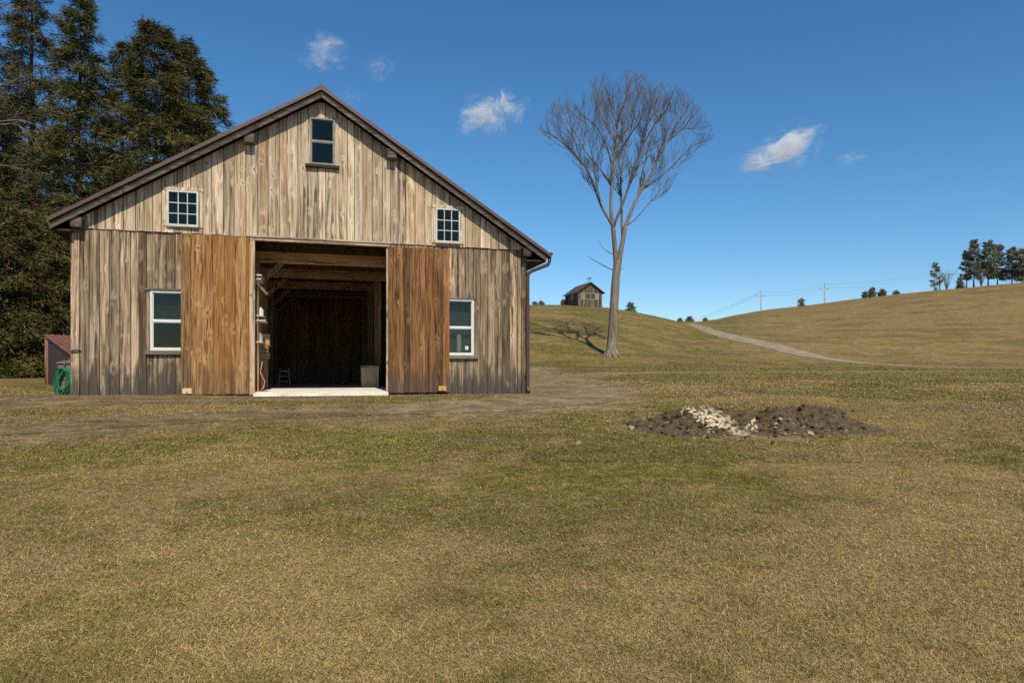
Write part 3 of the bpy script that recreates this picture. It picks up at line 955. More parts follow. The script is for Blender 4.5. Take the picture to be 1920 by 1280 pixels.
for rect, lb in ((WIN_LL, 'white sash window half hidden by the orange door'), (WIN_LR, 'white sash window half hidden by the brown door')):
    w = window(rect, 'white', M['white'], -0.030); w['label'] = lb
    x0, x1, z0, z1 = rect
    mb = MB(); mb.box(x0 - 0.10, x1 + 0.06, -0.055, -0.008, z1 + 0.003, z1 + 0.045, (0.2, 0.1, 0.3)); mb.build_each('casing', M['grey_h'], w)
    mb = MB(); mb.box(x0 - 0.09, x1 + 0.10, -0.085, -0.008, z0 - 0.085, z0 - 0.003, (0.3, 0.1, 0.3)); mb.build('sill', M['grey_h'], w, bevel=0.004)
    mb = MB()
    mb.box(x0 - 0.075, x0 - 0.003, -0.022, -0.007, z0 - 0.002, z1, (0.3, 0.3, 0.3)); mb.box(x1 + 0.003, x1 + 0.075, -0.022, -0.007, z0 - 0.002, z1, (0.2, 0.3, 0.6))
    mb.build_each('casing', M['lower'], w)
    q = 0.0 if rect is WIN_LR else 0.5
    mb = MB(); mb.box(x0 + 0.03, x1 - 0.03, 0.20, 0.205, z0 + (z1 - z0) * q, z1 - 0.02)
    mb.build('added_backing', M['added_backing' if rect is WIN_LR else 'added_backing_dark'], w)  # added sheet behind the glass, gives the panes their paler tone
    if rect is WIN_LR:
        mb = MB()   # pale roll standing behind the glass and a small notice on it
        cx, _ = Fp(862, 640); zc = z0 + 0.09
        mb.tube([(cx, 0.11, zc), (cx, 0.11, zc + 0.42)], 0.06, 12)
        mb.build('curtain', M['cloth'], w, smooth=False)
        mb = MB(); sx, sz = Fp(875, 652); mb.box(sx - 0.04, sx + 0.04, -0.006, -0.003, sz - 0.045, sz + 0.045)
        mb.build('notice', M['white'], w)

# gutter and downpipe on the right
mb = MB()
gx = xr + 0.05
for y in np.linspace(Y0 - 0.02, Y1, 2): pass
prof = [(-0.005, 0.0), (-0.005, -0.10), (0.075, -0.105), (0.115, -0.06), (0.125, 0.0), (0.117, 0.0), (0.105, -0.058), (0.07, -0.095), (0.004, -0.09), (0.004, 0.0)]
vs = [(gx + a, y, zr - 0.03 + b) for y in (Y0 - 0.03, Y1) for a, b in prof]
n = len(prof)
fs = [(i, (i + 1) % n, (i + 1) % n + n, i + n) for i in range(n)]
mb.add(vs, fs)
mb.add([(gx + a, Y0 - 0.03, zr - 0.03 + b) for a, b in prof[:5]], [(0, 1, 2, 3, 4)])
gut = mb.build('gutter', M['brownmetal'], barn)
mb = MB()
sx = W + 0.045
gz = zr - 0.13
yp = -0.07
mb.tube([(gx + 0.06, Y0 + 0.06, gz + 0.03), (gx + 0.06, Y0 + 0.06, gz - 0.10), (gx + 0.03, Y0 + 0.07, gz - 0.19), (sx + 0.35, Y0 + 0.12, gz - 0.25), (sx + 0.08, yp - 0.02, gz - 0.36), (sx + 0.01, yp, gz - 0.44), (sx, yp, gz - 0.56), (sx, yp, 0.18), (sx, yp - 0.02, 0.07), (sx, yp - 0.10, 0.0)],
        0.047, 8)
dp = mb.build('downpipe', M['brownmetal'], gut, smooth=True)
mb = MB()
for z in (3.0, 1.6, 0.4): mb.box(sx - 0.058, sx + 0.058, yp - 0.054, yp + 0.05, z, z + 0.025)
mb.build_each('strap', M['brownmetal'], dp)

# hook on the left corner board
mb = MB(); s, z = Fp(141, 658, 0.05)
mb.tube([(s - 0.07, -0.035, z - 0.03), (s - 0.05, -0.07, z + 0.01), (s + 0.03, -0.075, z + 0.02), (s + 0.10, -0.04, z + 0.015)], 0.017, 6)
mb.build('hook', M['blackmetal'], barn)

# inside: slab, loft, posts, beams, braces
mb = MB(); mb.box(0.06, W - 0.06, 0.055, DEP - 0.05, -0.25, 0.055)
mb.box(dx0 + 0.014, dx1 - 0.014, -0.03, 0.0549, -0.25, 0.0545)
mb.hexa([(dx0 + 0.0, -0.42, -0.25), (dx1 - 0.0, -0.42, -0.25), (dx1 - 0.0, -0.031, -0.25), (dx0 + 0.0, -0.031, -0.25),
         (dx0 + 0.0, -0.42, 0.03), (dx1 - 0.0, -0.42, 0.03), (dx1 - 0.0, -0.031, 0.0535), (dx0 + 0.0, -0.031, 0.0535)])
mb.build('floor_slab', M['concrete'], barn)
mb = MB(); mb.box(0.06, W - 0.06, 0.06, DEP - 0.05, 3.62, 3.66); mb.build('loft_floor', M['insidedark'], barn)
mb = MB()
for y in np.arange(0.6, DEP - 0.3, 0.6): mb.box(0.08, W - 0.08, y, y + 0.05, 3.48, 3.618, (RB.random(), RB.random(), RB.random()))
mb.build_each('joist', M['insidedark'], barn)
for y in (1.5, 4.4, 7.3, 10.2):
    mb = MB(); mb.box(0.1, W - 0.1, y - 0.11, y + 0.11, 3.22, 3.478, (RB.random(), RB.random(), RB.random()))
    mb.build('tie_beam', M['inside_h'], barn, bevel=0.01)
for y in (1.5, 4.4, 7.3, 10.2):
    for x in (3.50, 6.72):
        if y == 1.5 and x == 6.72: x = 6.80
        mb = MB(); mb.box(x - 0.10, x + 0.10, y - 0.10, y + 0.10, 0.056, 3.219, (RB.random(), RB.random(), RB.random()))
        mb.build('post', M['inside'], barn, bevel=0.01)
        sg = 1
        if x > 5: continue
        mb = MB(); mb.beam((x + sg * 0.10, y, 2.70), (x + sg * 0.62, y, 3.215), 0.09, 0.11, (RB.random(), RB.random(), RB.random()))
        mb.build('brace', M['inside'], barn)
# partitions beside the aisle
mb = MB()
for (x, ya, yb, zt) in ((3.30, 4.7, 11.9, 3.2), (6.95, 4.7, 11.9, 3.2)):
    mb = MB(); y = ya
    while y < yb - 0.1:
        w_ = min(RB.uniform(0.2, 0.3), yb - y); mb.box(x - 0.012, x + 0.012, y + 0.003, y + w_ - 0.003, 0.06, zt, (RB.random(), RB.random(), RB.random())); y += w_
    mb.build('partition', M['insidedark'], barn)


# ---- loose things inside the barn (top level)
def inb(s, t, z=0.0):
    return (P0[0] + s * UX + t * VX, P0[1] + s * UY + t * VY, PADZ + z)


FL = 0.0555
sh = empty('shelf_rack', inb(3.44, 0.72, FL), TH)
tag(sh, 'wall shelving with pale boards just inside the left door edge', 'shelves')
for z, xe in ((1.14, 0.30), (1.64, 0.37), (1.75, 0.32), (2.60, 0.27), (2.69, 0.28)):
    mb = MB(); mb.box(-0.28, xe, -0.30, 0.5, z, z + 0.03); mb.build('shelf', M['creamwhite'], sh)
mb = MB()
for x in (-0.26, 0.20):
    for y in (-0.26, 0.46): mb.box(x - 0.02, x + 0.02, y - 0.02, y + 0.02, 0, 2.75)
mb.beam((0.19, -0.30, 2.50), (0.40, -0.25, 2.27), 0.03, 0.05)
mb.build_each('upright', M['inside'], sh)
for i, (x, y, z, hh, mt) in enumerate(((0.25, -0.12, 1.782, 0.19, 'cloth'), (0.26, 0.12, 1.782, 0.2, 'red'), (0.24, -0.15, 1.172, 0.2, 'galv'))):
    mb = MB(); mb.tube([(0, 0, 0), (0, 0, hh * 0.7), (0, 0, hh * 0.8), (0, 0, hh)], [0.06, 0.06, 0.025, 0.025], 12)
    o = mb.build('bottle', M[mt]); o.location = inb(3.44 + x, 0.72 + y, FL + z)
    tag(o, ('white bottle on the shelf inside the barn', 'red bottle on the shelf inside the barn', 'grey metal can on the lower pale shelf')[i], 'bottle')
o = empty('timber_stack', inb(3.62, 2.1, FL), TH)
tag(o, 'stack of short squared timbers on a stand beside left post', 'timber stack')
mb = MB(); mb.box(-0.13, 0.13, -0.13, 0.13, 0, 0.78, (0.5, 0.2, 0.2)); mb.build('stand', M['inside'], o, bevel=0.008)
for i in range(4):
    q = RB.uniform(-0.02, 0.02)
    mb = MB(); mb.box(-0.17 + q, 0.17 + q, -0.2, 0.2, 0.782 + i * 0.16, 0.935 + i * 0.16, (RB.random(), RB.random(), RB.random())); mb.build('timber', M['ply' if i == 3 else 'inside_h'], o, bevel=0.008)
o = empty('plywood_bin', inb(6.42, 3.6, FL), TH)
tag(o, 'pale plywood bin by the right post inside the barn', 'bin')
mb = MB(); mb.box(-0.24, 0.24, -0.26, -0.24, 0, 0.62); mb.box(-0.24, 0.24, 0.24, 0.26, 0, 0.62); mb.box(-0.24, -0.22, -0.239, 0.239, 0, 0.62); mb.box(0.22, 0.24, -0.239, 0.239, 0, 0.62); mb.box(-0.219, 0.219, -0.239, 0.239, 0.01, 0.03)
mb.build_each('bin_side', M['ply'], o)
mb = MB(); mb.box(-0.25, 0.25, -0.275, -0.261, 0.56, 0.61); mb.build('rim', M['inside_h'], o)
o = empty('step_ladder', inb(4.05, 4.7, FL), TH)
tag(o, 'small pale metal step ladder deep inside on the left', 'ladder')
mb = MB()
for x in (-0.16, 0.16):
    mb.beam((x, -0.22, 0), (x * 0.75, 0.0, 0.55), 0.025, 0.025); mb.beam((x, 0.24, 0), (x * 0.75, 0.03, 0.54), 0.025, 0.025)
mb.build('frame', M['dullmetal'], o)
for i, z in enumerate((0.15, 0.30, 0.45)):
    mb = MB(); t = z / 0.55; wd = 0.16 - 0.04 * t; mb.box(-wd, wd, -0.22 + 0.22 * t - 0.04, -0.22 + 0.22 * t + 0.05, z, z + 0.02); mb.build('step', M['dullmetal'], o)
o = empty('fire_extinguisher', inb(3.66, 1.1, FL), TH)
tag(o, 'red cylinder with black hose standing just inside left jamb', 'extinguisher')
mb = MB(); mb.tube([(0, 0, 0), (0, 0, 0.02), (0, 0, 0.42), (0, 0, 0.5), (0, 0, 0.52)], [0.055, 0.06, 0.06, 0.035, 0.02], 14); mb.build('cylinder', M['red'], o, smooth=True)
mb = MB(); mb.tube([(0, 0, 0.52), (0.05, -0.03, 0.57), (0.11, -0.05, 0.45), (0.1, -0.05, 0.2)], 0.012, 6); mb.build('hose', M['blackmetal'], o)
mb = MB(); mb.box(-0.02, 0.10, -0.012, 0.012, 0.545, 0.56); mb.build('handle', M['blackmetal'], o)
o = MB(); o.tube([inb(3.74, 0.35, 0.75), inb(3.70, 0.3, 0.5), inb(3.80, 0.25, 0.3), inb(3.78, 0.2, 0.15), inb(3.70, 0.18, FL + 0.02), inb(3.9, 0.3, FL + 0.015)], 0.009, 6)
tag(o.build('cord', M['ply'], None, smooth=True), 'tan cord hanging down inside the left jamb', 'cord')

# ------------------------------------------------------------------ things left of the barn
bx = empty('plank_bin', inb(-0.20, 0.75, -0.02), TH)
tag(bx, 'grey weathered plank bin at the left barn corner behind the hose', 'bin')
mb = MB()
for i in range(4): mb.box(-0.24, 0.13, -0.25, -0.22, i * 0.18 + 0.002, i * 0.18 + 0.176, (RB.random(), RB.random(), RB.random()))
mb.build('front_panel', M['grey_h'], bx)
mb = MB()
for i in range(4): mb.box(-0.24, -0.21, -0.219, 0.6, i * 0.18 + 0.002, i * 0.18 + 0.176, (RB.random(), RB.random(), RB.random()))
mb.build('side_panel', M['grey_h'], bx)
mb = MB(); mb.hexa([(-0.27, -0.28, 0.722), (0.13, -0.28, 0.722), (0.13, 0.62, 0.722), (-0.27, 0.62, 0.722), (-0.27, -0.28, 0.74), (0.13, -0.28, 0.74), (0.13, 0.62, 0.82), (-0.27, 0.62, 0.82)]); mb.build('lid', M['grey_h'], bx)

hs = MB(); rh = random.Random(12)
hx, hy = -0.245, -0.10
for k in range(15):
    a = 0.105 + rh.uniform(-0.03, 0.055); b = 0.27 + rh.uniform(-0.06, 0.05)
    cx, cz = hx + rh.uniform(-0.025, 0.035), 0.285 + rh.uniform(-0.03, 0.03)
    cz = 0.60 - b + rh.uniform(-0.03, 0.01)
    yy = hy - 0.012 * (k % 6) - rh.uniform(0, 0.03)
    tl = rh.uniform(-0.25, 0.1)
    pts = []
    for i in range(25):
        t = 2 * math.pi * i / 24
        X, Z = a * math.sin(t), b * math.cos(t)
        X += 0.025 * math.sin(2 * t + k)
        pts.append((cx + X * math.cos(tl) - Z * math.sin(tl), yy + 0.02 * math.sin(t * 2 + k), max(0.0, cz + X * math.sin(tl) + Z * math.cos(tl))))
    hs.tube(pts, 0.0105, 6, cap=False)
hs.tube([(hx, hy - 0.02, 0.60), (hx + 0.01, hy - 0.01, 0.70), (hx + 0.015, hy + 0.05, 0.76)], 0.0105, 6)
hs.tube([(hx - 0.08, hy - 0.04, 0.10), (hx - 0.1, hy - 0.1, 0.02), (hx - 0.05, hy - 0.2, 0.0), (hx + 0.05, hy - 0.12, -0.005)], 0.0105, 6)
ho = hs.build('garden_hose', M['hose'], None, smooth=True)
ho.location = inb(-0.06, 0.55, 0.0); ho.rotation_euler = (0, 0, TH)
tag(ho, 'green coiled garden hose hanging at the left barn corner', 'hose')
o = MB(); gx_, gy_ = on_ground(-10, 700)
o.tube([(gx_ - 0.5, gy_, hz(gx_ - 0.5, gy_) + 0.03), (gx_, gy_ + 0.1, hz(gx_, gy_) + 0.12), (gx_ + 0.25, gy_ + 0.05, hz(gx_ + .25, gy_) + 0.10), (gx_ + 0.5, gy_ - 0.05, hz(gx_ + .5, gy_) + 0.05)], 0.05, 6)
tag(o.build('hose_end', M['hose'], None, smooth=True), 'short end of green hose lying below the evergreens at far left', 'hose')

# low lean-to with ribbed red roof behind the left corner
A = Vector(at(80, 627, 20.0))
rib, edge = Vector((1.4, -0.8, -0.66)), Vector((0.50, 0.866, 0.0)) * 3.0
ls = empty('lean_to', (A.x, A.y, hz(A.x, A.y)))
tag(ls, 'low lean-to with ribbed red-brown metal roof behind left barn corner', 'lean-to')
O = Vector((A.x, A.y, hz(A.x, A.y)))
mb = MB(); nn_ = 36
nrm = rib.cross(edge).normalized()
if nrm.z < 0: nrm = -nrm
row0, row1 = [], []
for i in range(nn_ * 2 + 1):
    t = i / (nn_ * 2)
    hgt = 0.0 if i % 4 in (0, 1) else 0.022
    row0.append(A - O + edge * t + nrm * hgt)
    row1.append(A - O + edge * t + rib + nrm * hgt)
k = len(row0)
vs = row0 + row1 + [p - nrm * 0.012 for p in row0] + [p - nrm * 0.012 for p in row1]
fs = []
for i in range(k - 1):
    fs += [(i, i + k, i + k + 1, i + 1), (i + 2 * k, i + 2 * k + 1, i + 3 * k + 1, i + 3 * k), (i + k, i + 3 * k, i + 3 * k + 1, i + k + 1), (i, i + 1, i + 2 * k + 1, i + 2 * k)]
mb.add(vs, fs); mb.build('roof', M['redroof'], ls)
for (e, r_) in ((0.03, 0.05), (0.97, 0.05), (0.03, 0.93), (0.97, 0.93)):
    p = A - O + edge * e + rib * r_
    zb = hz(O.x + p.x, O.y + p.y) - O.z - 0.05
    mb = MB(); mb.box(p.x - 0.05, p.x + 0.05, p.y - 0.05, p.y + 0.05, zb, p.z - 0.05); mb.build('post', M['inside'], ls)
p, q = A - O + edge * 0.03 + rib * 0.09, A - O + edge * 0.03 + rib * 0.9
mb = MB()
s_ = edge.normalized() * 0.02
mb.hexa([p - s_ + Vector((0, 0, -1.5)), q - s_ + Vector((0, 0, -0.9)), q + s_ + Vector((0, 0, -0.9)), p + s_ + Vector((0, 0, -1.5)),
         p - s_ + Vector((0, 0, -0.06)), q - s_ + Vector((0, 0, -0.06)), q + s_ + Vector((0, 0, -0.06)), p + s_ + Vector((0, 0, -0.06))])
mb.build('end_wall', M['maroon'], ls)

# ------------------------------------------------------------------ dirt pile with stones
def pile_h(x, y):
    u, v = x - PILE[0], y - PILE[1]
    h = 0.255 * np.exp(-((u + 0.95) / 0.52) ** 2 - ((v - 0.05) / 0.42) ** 2)
    h = h + 0.14 * np.exp(-((u + 0.25) / 0.55) ** 2 - (v / 0.42) ** 2)
    h = h + 0.235 * np.exp(-((u - 0.42) / 0.42) ** 2 - ((v - 0.12) / 0.40) ** 2)
    h = h + 0.215 * np.exp(-((u - 0.98) / 0.36) ** 2 - ((v - 0.14) / 0.38) ** 2)
    h = h + 0.012 * np.exp(-((u - 1.4) / 0.45) ** 2 - (v / 0.3) ** 2)
    r = fbm(x * 7, y * 7, 61, 4, 0.6) - 0.5
    cl = np.abs(fbm(x * 16, y * 16, 63, 3, 0.6) - 0.5)
    env = np.clip(h / 0.12, 0, 1)
    return h + env * (r * 0.20 - cl * 0.12 + 0.02) - 0.02


px_ = np.linspace(PILE[0] - 2.3, PILE[0] + 2.4, 330); py_ = np.linspace(PILE[1] - 1.15, PILE[1] + 1.2, 170)
GX, GY = np.meshgrid(px_, py_)
GZ = height(GX, GY) + pile_h(GX, GY)
k = len(px_)
ii = (np.arange(len(py_) - 1)[:, None] * k + np.arange(k - 1)[None, :]).ravel()
F4 = np.stack([ii, ii + 1, ii + 1 + k, ii + k], 1)
m = NT('pile_soil')
tc = m.n('ShaderNodeTexCoord').outputs['Object']
f1, f2 = m.noise(tc, 16, 5, 0.65), m.noise(tc, 70, 3, 0.6)
c = m.mix(m.ramp(f1, 0.3, 0.7), (0.040, 0.026, 0.012), (0.125, 0.082, 0.038))
c = m.mix(m.math('MULTIPLY', m.ramp(f2, 0.60, 0.70), 0.55), c, (0.30, 0.24, 0.16))
for (ax_, ay_, bx2, by2) in ((1296, 768, 1345, 800),):
    p0_, p1_ = Vector(on_ground(ax_, 800)), Vector(on_ground(bx2, 812))
    sx = m.n('ShaderNodeSeparateXYZ'); m.l(tc, sx.inputs[0])
    xc = PILE[0] - 0.72
    dd = m.math('ABSOLUTE', m.math('SUBTRACT', m.math('SUBTRACT', sx.outputs[0], xc), m.math('MULTIPLY', m.math('SUBTRACT', PILE[1], sx.outputs[1]), 0.45)))
    msk = m.math('MULTIPLY', m.ramp(dd, 0.03, 0.17, 1, 0), m.ramp(m.math('SUBTRACT', PILE[1] + 0.18, sx.outputs[1]), 0.0, 0.15))
    c = m.mix(m.math('MULTIPLY', msk, m.ramp(f1, 0.40, 0.56)), c, (0.50, 0.42, 0.27))
m.l(c, m.b.inputs['Base Color']); m.b.inputs['Roughness'].default_value = 0.95; m.bump(f2, 0.6, 0.02)
pz = pile_h(GX, GY).ravel()
keepf = (pz[F4].max(axis=1) > 0.003)
pile = np_mesh('dirt_pile', np.stack([GX.ravel(), GY.ravel(), GZ.ravel()], 1), F4[keepf], m.m, smooth=False)
tag(pile, 'low double mound of dark dug soil on the lawn', 'dirt pile')


def rock_mesh(name, seed, mat, sub=2, rough=0.35):
    import bmesh
    bm = bmesh.new(); bmesh.ops.create_icosphere(bm, subdivisions=sub, radius=1.0)
    rg = random.Random(seed)
    offs = [(Vector((rg.gauss(0, 1), rg.gauss(0, 1), rg.gauss(0, 1))).normalized(), rg.uniform(0.45, 0.95)) for _ in range(9)]
    for v in bm.verts:
        p = v.co.copy()
        for nrm, c in offs:
            dd = p.dot(nrm)
            if dd > c: p -= nrm * (dd - c)
        v.co = p * (1 + rg.uniform(-rough, rough) * 0.25)
    me = bpy.data.meshes.new(name); bm.to_mesh(me); bm.free()
    me.materials.append(mat)
    return me


RS = random.Random(23)


def rocks(name, variants, spots, label, cat, group):
    for i, (x, y, sx, sy, sz, lift) in enumerate(spots):
        o = bpy.data.objects.new(name, variants[i % len(variants)])
        COL.objects.link(o)
        gz_ = hz(x, y) + max(0.0, float(pile_h(np.array([x]), np.array([y]))[0])) + lift
        o.location = (x, y, gz_)
        o.scale = (sx, sy, sz)
        o.rotation_euler = (RS.uniform(-0.5, 0.5), RS.uniform(-0.5, 0.5), RS.uniform(0, 6.28))
        tag(o, label, cat, group)


def front_spot(px, py):
    """a point of the pile's near face seen at a photo point"""
    d = np.linspace(7.0, 11.5, 700)
    x = (px - 960) / FOC * d
    z = height(x, d) + np.maximum(pile_h(x, d), 0)
    k = np.argmax(z >= EYE + (HOR - py) / FOC * d)
    return x[k], d[k]


chunk_v = [rock_mesh('chunk_mesh', s, M['chunk'], 2, 0.6) for s in range(5)]
spots = []
for i in range(110):
    t = RS.random()
    px = 1288 + 62 * t + RS.gauss(0, 9); py = 766 + 38 * t + RS.gauss(0, 6)
    x, y = front_spot(px, py); r = RS.uniform(0.010, 0.036)
    spots.append((x, y, r * RS.uniform(0.9, 1.6), r, r * RS.uniform(0.5, 0.9), r * 0.2))
rocks('rubble_chunk', chunk_v, spots, 'broken cream coloured chunk spilling down the left mound of soil', 'rubble', 'cream rubble chunks on the left mound')
spots = []
for (px, py) in ((1404, 800), (1410, 796), (1417, 803), (1409, 806), (1399, 805), (1413, 790)):
    x, y = front_spot(px, py); spots.append((x, y, 0.03, 0.025, 0.035, 0.012))
rocks('rubble_chunk', chunk_v, spots, 'pale upright chunk in the small heap between the two mounds', 'rubble', 'pale chunks between the mounds')
stone_v = [rock_mesh('stone_mesh', 40 + s, M['stone'], 2, 0.3) for s in range(5)]
spots = []
for (px, py, r) in ((1185, 803, .055), (1453, 803, .04), (1464, 785, .03), (1480, 788, .03), (1413, 818, .035), (1473, 816, .05), (1507, 801, .03), (1520, 813, .045), (1529, 798, .03), (1587, 808, .03), (1386, 827, .06), (1085, 831, .04), (1250, 793, .03), (1455, 795, .035)):
    x, y = front_spot(px, py); spots.append((x, y, r * 1.3, r, r * 0.45, r * 0.1))
rocks('flat_stone', stone_v, spots, 'flat tan stone lying on or before the right mound of soil', 'stone', 'flat tan stones by the dirt pile')
spots = []
for i in range(70):
    px, py = RS.uniform(1050, 1620), RS.gauss(815, 14)
    if px < 1180: py = RS.gauss(800, 8)
    x, y = front_spot(px, py); r = RS.uniform(0.008, 0.024)
    spots.append((x, y, r * 1.4, r, r * 0.7, r * 0.3))
rocks('pebble', stone_v, spots, 'small tan pebble scattered at the foot of the soil mounds', 'pebble', 'pebbles scattered round the dirt pile')
clod_v = [rock_mesh('clod_mesh', 80 + s, M['clod'], 2, 0.7) for s in range(4)]
spots = []
for i in range(130):
    px = RS.uniform(1175, 1590); py = RS.uniform(765, 822)
    x, y = front_spot(px, py); r = RS.uniform(0.014, 0.04)
    spots.append((x, y, r * 1.2, r, r * 0.8, r * 0.3))
for (px, py, r) in ((1342, 810, .05), (1449, 833, .04), (1182, 797, .06), (1622, 804, .03), (1600, 772, .03)):
    x, y = front_spot(px, py); spots.append((x, y, r, r, r * 0.8, r * 0.4))
rocks('soil_clod', clod_v, spots, 'dark lump of soil on or beside the mounds', 'soil clod', 'dark soil clods on the dirt pile')

# ------------------------------------------------------------------ big bare tree
TD = 45.0


def T(px, py, dy=0.0):
    """point in the tree: dy metres behind its trunk plane"""
    d = TD + dy
    return Vector(((px - 960) / FOC * d, d, EYE + (HOR - py) / FOC * d))


RTm = random.Random(31)
bx_, by_ = T(1147, 665).x, TD
bz_ = hz(bx_, by_) - 0.1
PXM = TD / FOC
tree = empty('bare_tree', (bx_, by_, bz_))
tag(tree, 'tall leafless vase shaped tree standing alone on the grassy mound', 'tree')
O = Vector((bx_, by_, bz_))
tb, cr = MB(), MB()


def spline(pts, n=6):
    out = []
    P = [pts[0]] + list(pts) + [pts[-1]]
    for i in range(1, len(P) - 2):
        for k in range(n):
            t = k / n
            a, b, c, d = P[i - 1], P[i], P[i + 1], P[i + 2]
            out.append(0.5 * ((2 * b) + (c - a) * t + (2 * a - 5 * b + 4 * c - d) * t * t + (3 * b - a - 3 * c + d) * t ** 3))
    out.append(pts[-1].copy())
    return out


dz_base = (665 - (HOR - (bz_ + 0.1 - EYE) / PXM))
tp = [Vector((bx_, by_, bz_)), Vector((bx_, by_, bz_ + 0.25)), T(1148, 640), T(1151, 580), T(1154, 530), T(1157, 488)]
tpr = [0.52, 0.42, 0.335, 0.285, 0.275, 0.20]
sp = spline(tp, 5)
rr = np.interp(np.linspace(0, 5, len(sp)), range(6), tpr)
tb.tube([p - O for p in sp], list(rr), 14, (0.6, 0.2, 0.4))
for k in range(7):   # root flare
    a = k * 0.9 + 0.3
    tb.tube([Vector((math.cos(a) * 0.26, math.sin(a) * 0.26, 0.6)), Vector((math.cos(a) * 0.42, math.sin(a) * 0.42, 0.2)), Vector((math.cos(a) * 0.68, math.sin(a) * 0.68, -0.05))], [0.1, 0.12, 0.05], 6, (0.6, 0.2, 0.4))

limbs = []   # (points, r0, r1, depth at the end)


def limb(pts, r0, r1, dy0, dy1, fork=0.3):
    n = len(pts)
    P = [T(x, y, dy0 + (dy1 - dy0) * (i / (n - 1)) ** 1.2) for i, (x, y) in enumerate(pts)]
    q = spline(P, 5)
    rad = r1 * 0.7 + (r0 * 0.76 - r1 * 0.7) * (1 - np.linspace(0, 1, len(q))) ** 0.85
    limbs.append((q, rad, fork))
    (tb if r0 > 0.15 else cr).tube([p - O for p in q], list(rad), 8 if r0 > 0.1 else 6, (RTm.random(), 0.2, RTm.random()))


limb([(1154, 520), (1155, 498), (1152, 455), (1149, 422)], 0.24, 0.19, 0, -0.2, 9)
limb([(1157, 520), (1160, 496), (1164, 470), (1168, 450), (1172, 425)], 0.25, 0.18, 0, 0.3, 9)
limb([(1149, 424), (1142, 412), (1127, 385), (1105, 327), (1087, 300), (1065, 277), (1037, 255), (1007, 240)], 0.13, 0.02, -0.2, -1.8)
limb([(1089, 303), (1077, 262), (1065, 245), (1047, 210), (1037, 188)], 0.06, 0.015, -1.0, -0.2, 0.2)
limb([(1146, 348), (1127, 320), (1100, 287), (1085, 260), (1062, 225)], 0.08, 0.015, -0.1, 2.6, 0.25)
limb([(1149, 424), (1146, 400), (1146, 362), (1150, 312), (1155, 275), (1159, 225), (1172, 192), (1187, 138)], 0.17, 0.02, -0.2, -0.8)
limb([(1148, 330), (1140, 280), (1117, 237), (1092, 217), (1077, 200)], 0.07, 0.015, -0.3, -3.0, 0.25)
limb([(1154, 268), (1130, 225), (1122, 200), (1117, 150)], 0.06, 0.015, -0.4, 1.0, 0.2)
limb([(1152, 302), (1170, 272), (1187, 245), (1200, 225), (1215, 160)], 0.07, 0.015, -0.4, -3.4, 0.2)
limb([(1151, 426), (1156, 410), (1172, 370), (1192, 307), (1205, 270), (1206, 247), (1225, 212), (1243, 145)], 0.13, 0.018, -0.2, -2.6)
limb([(1206, 270), (1230, 230), (1250, 205), (1264, 165)], 0.06, 0.015, -1.4, -4.2, 0.2)
limb([(1168, 452), (1166, 420), (1165, 380), (1165, 325), (1177, 262), (1192, 205), (1200, 150)], 0.13, 0.018, 0.3, 3.2)
limb([(1166, 340), (1158, 290), (1150, 240), (1145, 180)], 0.07, 0.015, 1.2, 4.2, 0.25)
limb([(1171, 428), (1182, 400), (1195, 370), (1212, 342), (1230, 307), (1252, 265), (1275, 225), (1303, 174)], 0.155, 0.018, 0.3, 0.8)
limb([(1255, 262), (1280, 243), (1300, 242), (1318, 238)], 0.05, 0.012, 0.6, -0.8, 0.2)
limb([(1213, 350), (1220, 346), (1250, 322), (1275, 297), (1300, 272), (1330, 262), (1338, 252)], 0.065, 0.012, 0.5, -1.2, 0.35)
limb([(1196, 370), (1205, 320), (1220, 260), (1235, 200), (1238, 150)], 0.085, 0.015, 0.5, 3.8, 0.3)
limb([(1228, 312), (1245, 260), (1270, 210), (1285, 180)], 0.06, 0.014, 0.7, 3.6, 0.2)
limb([(1172, 425), (1190, 412), (1205, 395), (1230, 367), (1250, 342), (1257, 332)], 0.055, 0.012, 0.3, -0.6, 0.6)
limb([(1128, 388), (1118, 340), (1110, 290), (1100, 240), (1090, 185)], 0.06, 0.015, -0.6, -3.2, 0.3)
limb([(1149, 506), (1130, 497), (1117, 490), (1102, 480)], 0.05, 0.018, -0.1, -0.9, 9)
limb([(1148, 477), (1132, 466), (1121, 451)], 0.04, 0.012, -0.1, 0.5, 9)
limb([(1159, 508), (1166, 505), (1171, 501)], 0.03, 0.012, 0.0, -0.3, 9)
# crown outline: half width (photo px) by row
_er, _ew = [128, 140, 160, 200, 240, 270, 300, 350, 400, 440], [10, 60, 105, 148, 166, 158, 122, 86, 58, 30]


def inside(p):
    row = HOR - (p.z - EYE) * FOC / p.y
    w = np.interp(row, _er, _ew) * PXM if row > 128 else 0
    cx = (1173 - 960) / FOC * p.y
    return math.hypot(p.x - cx, (p.y - TD) * 1.05) < w


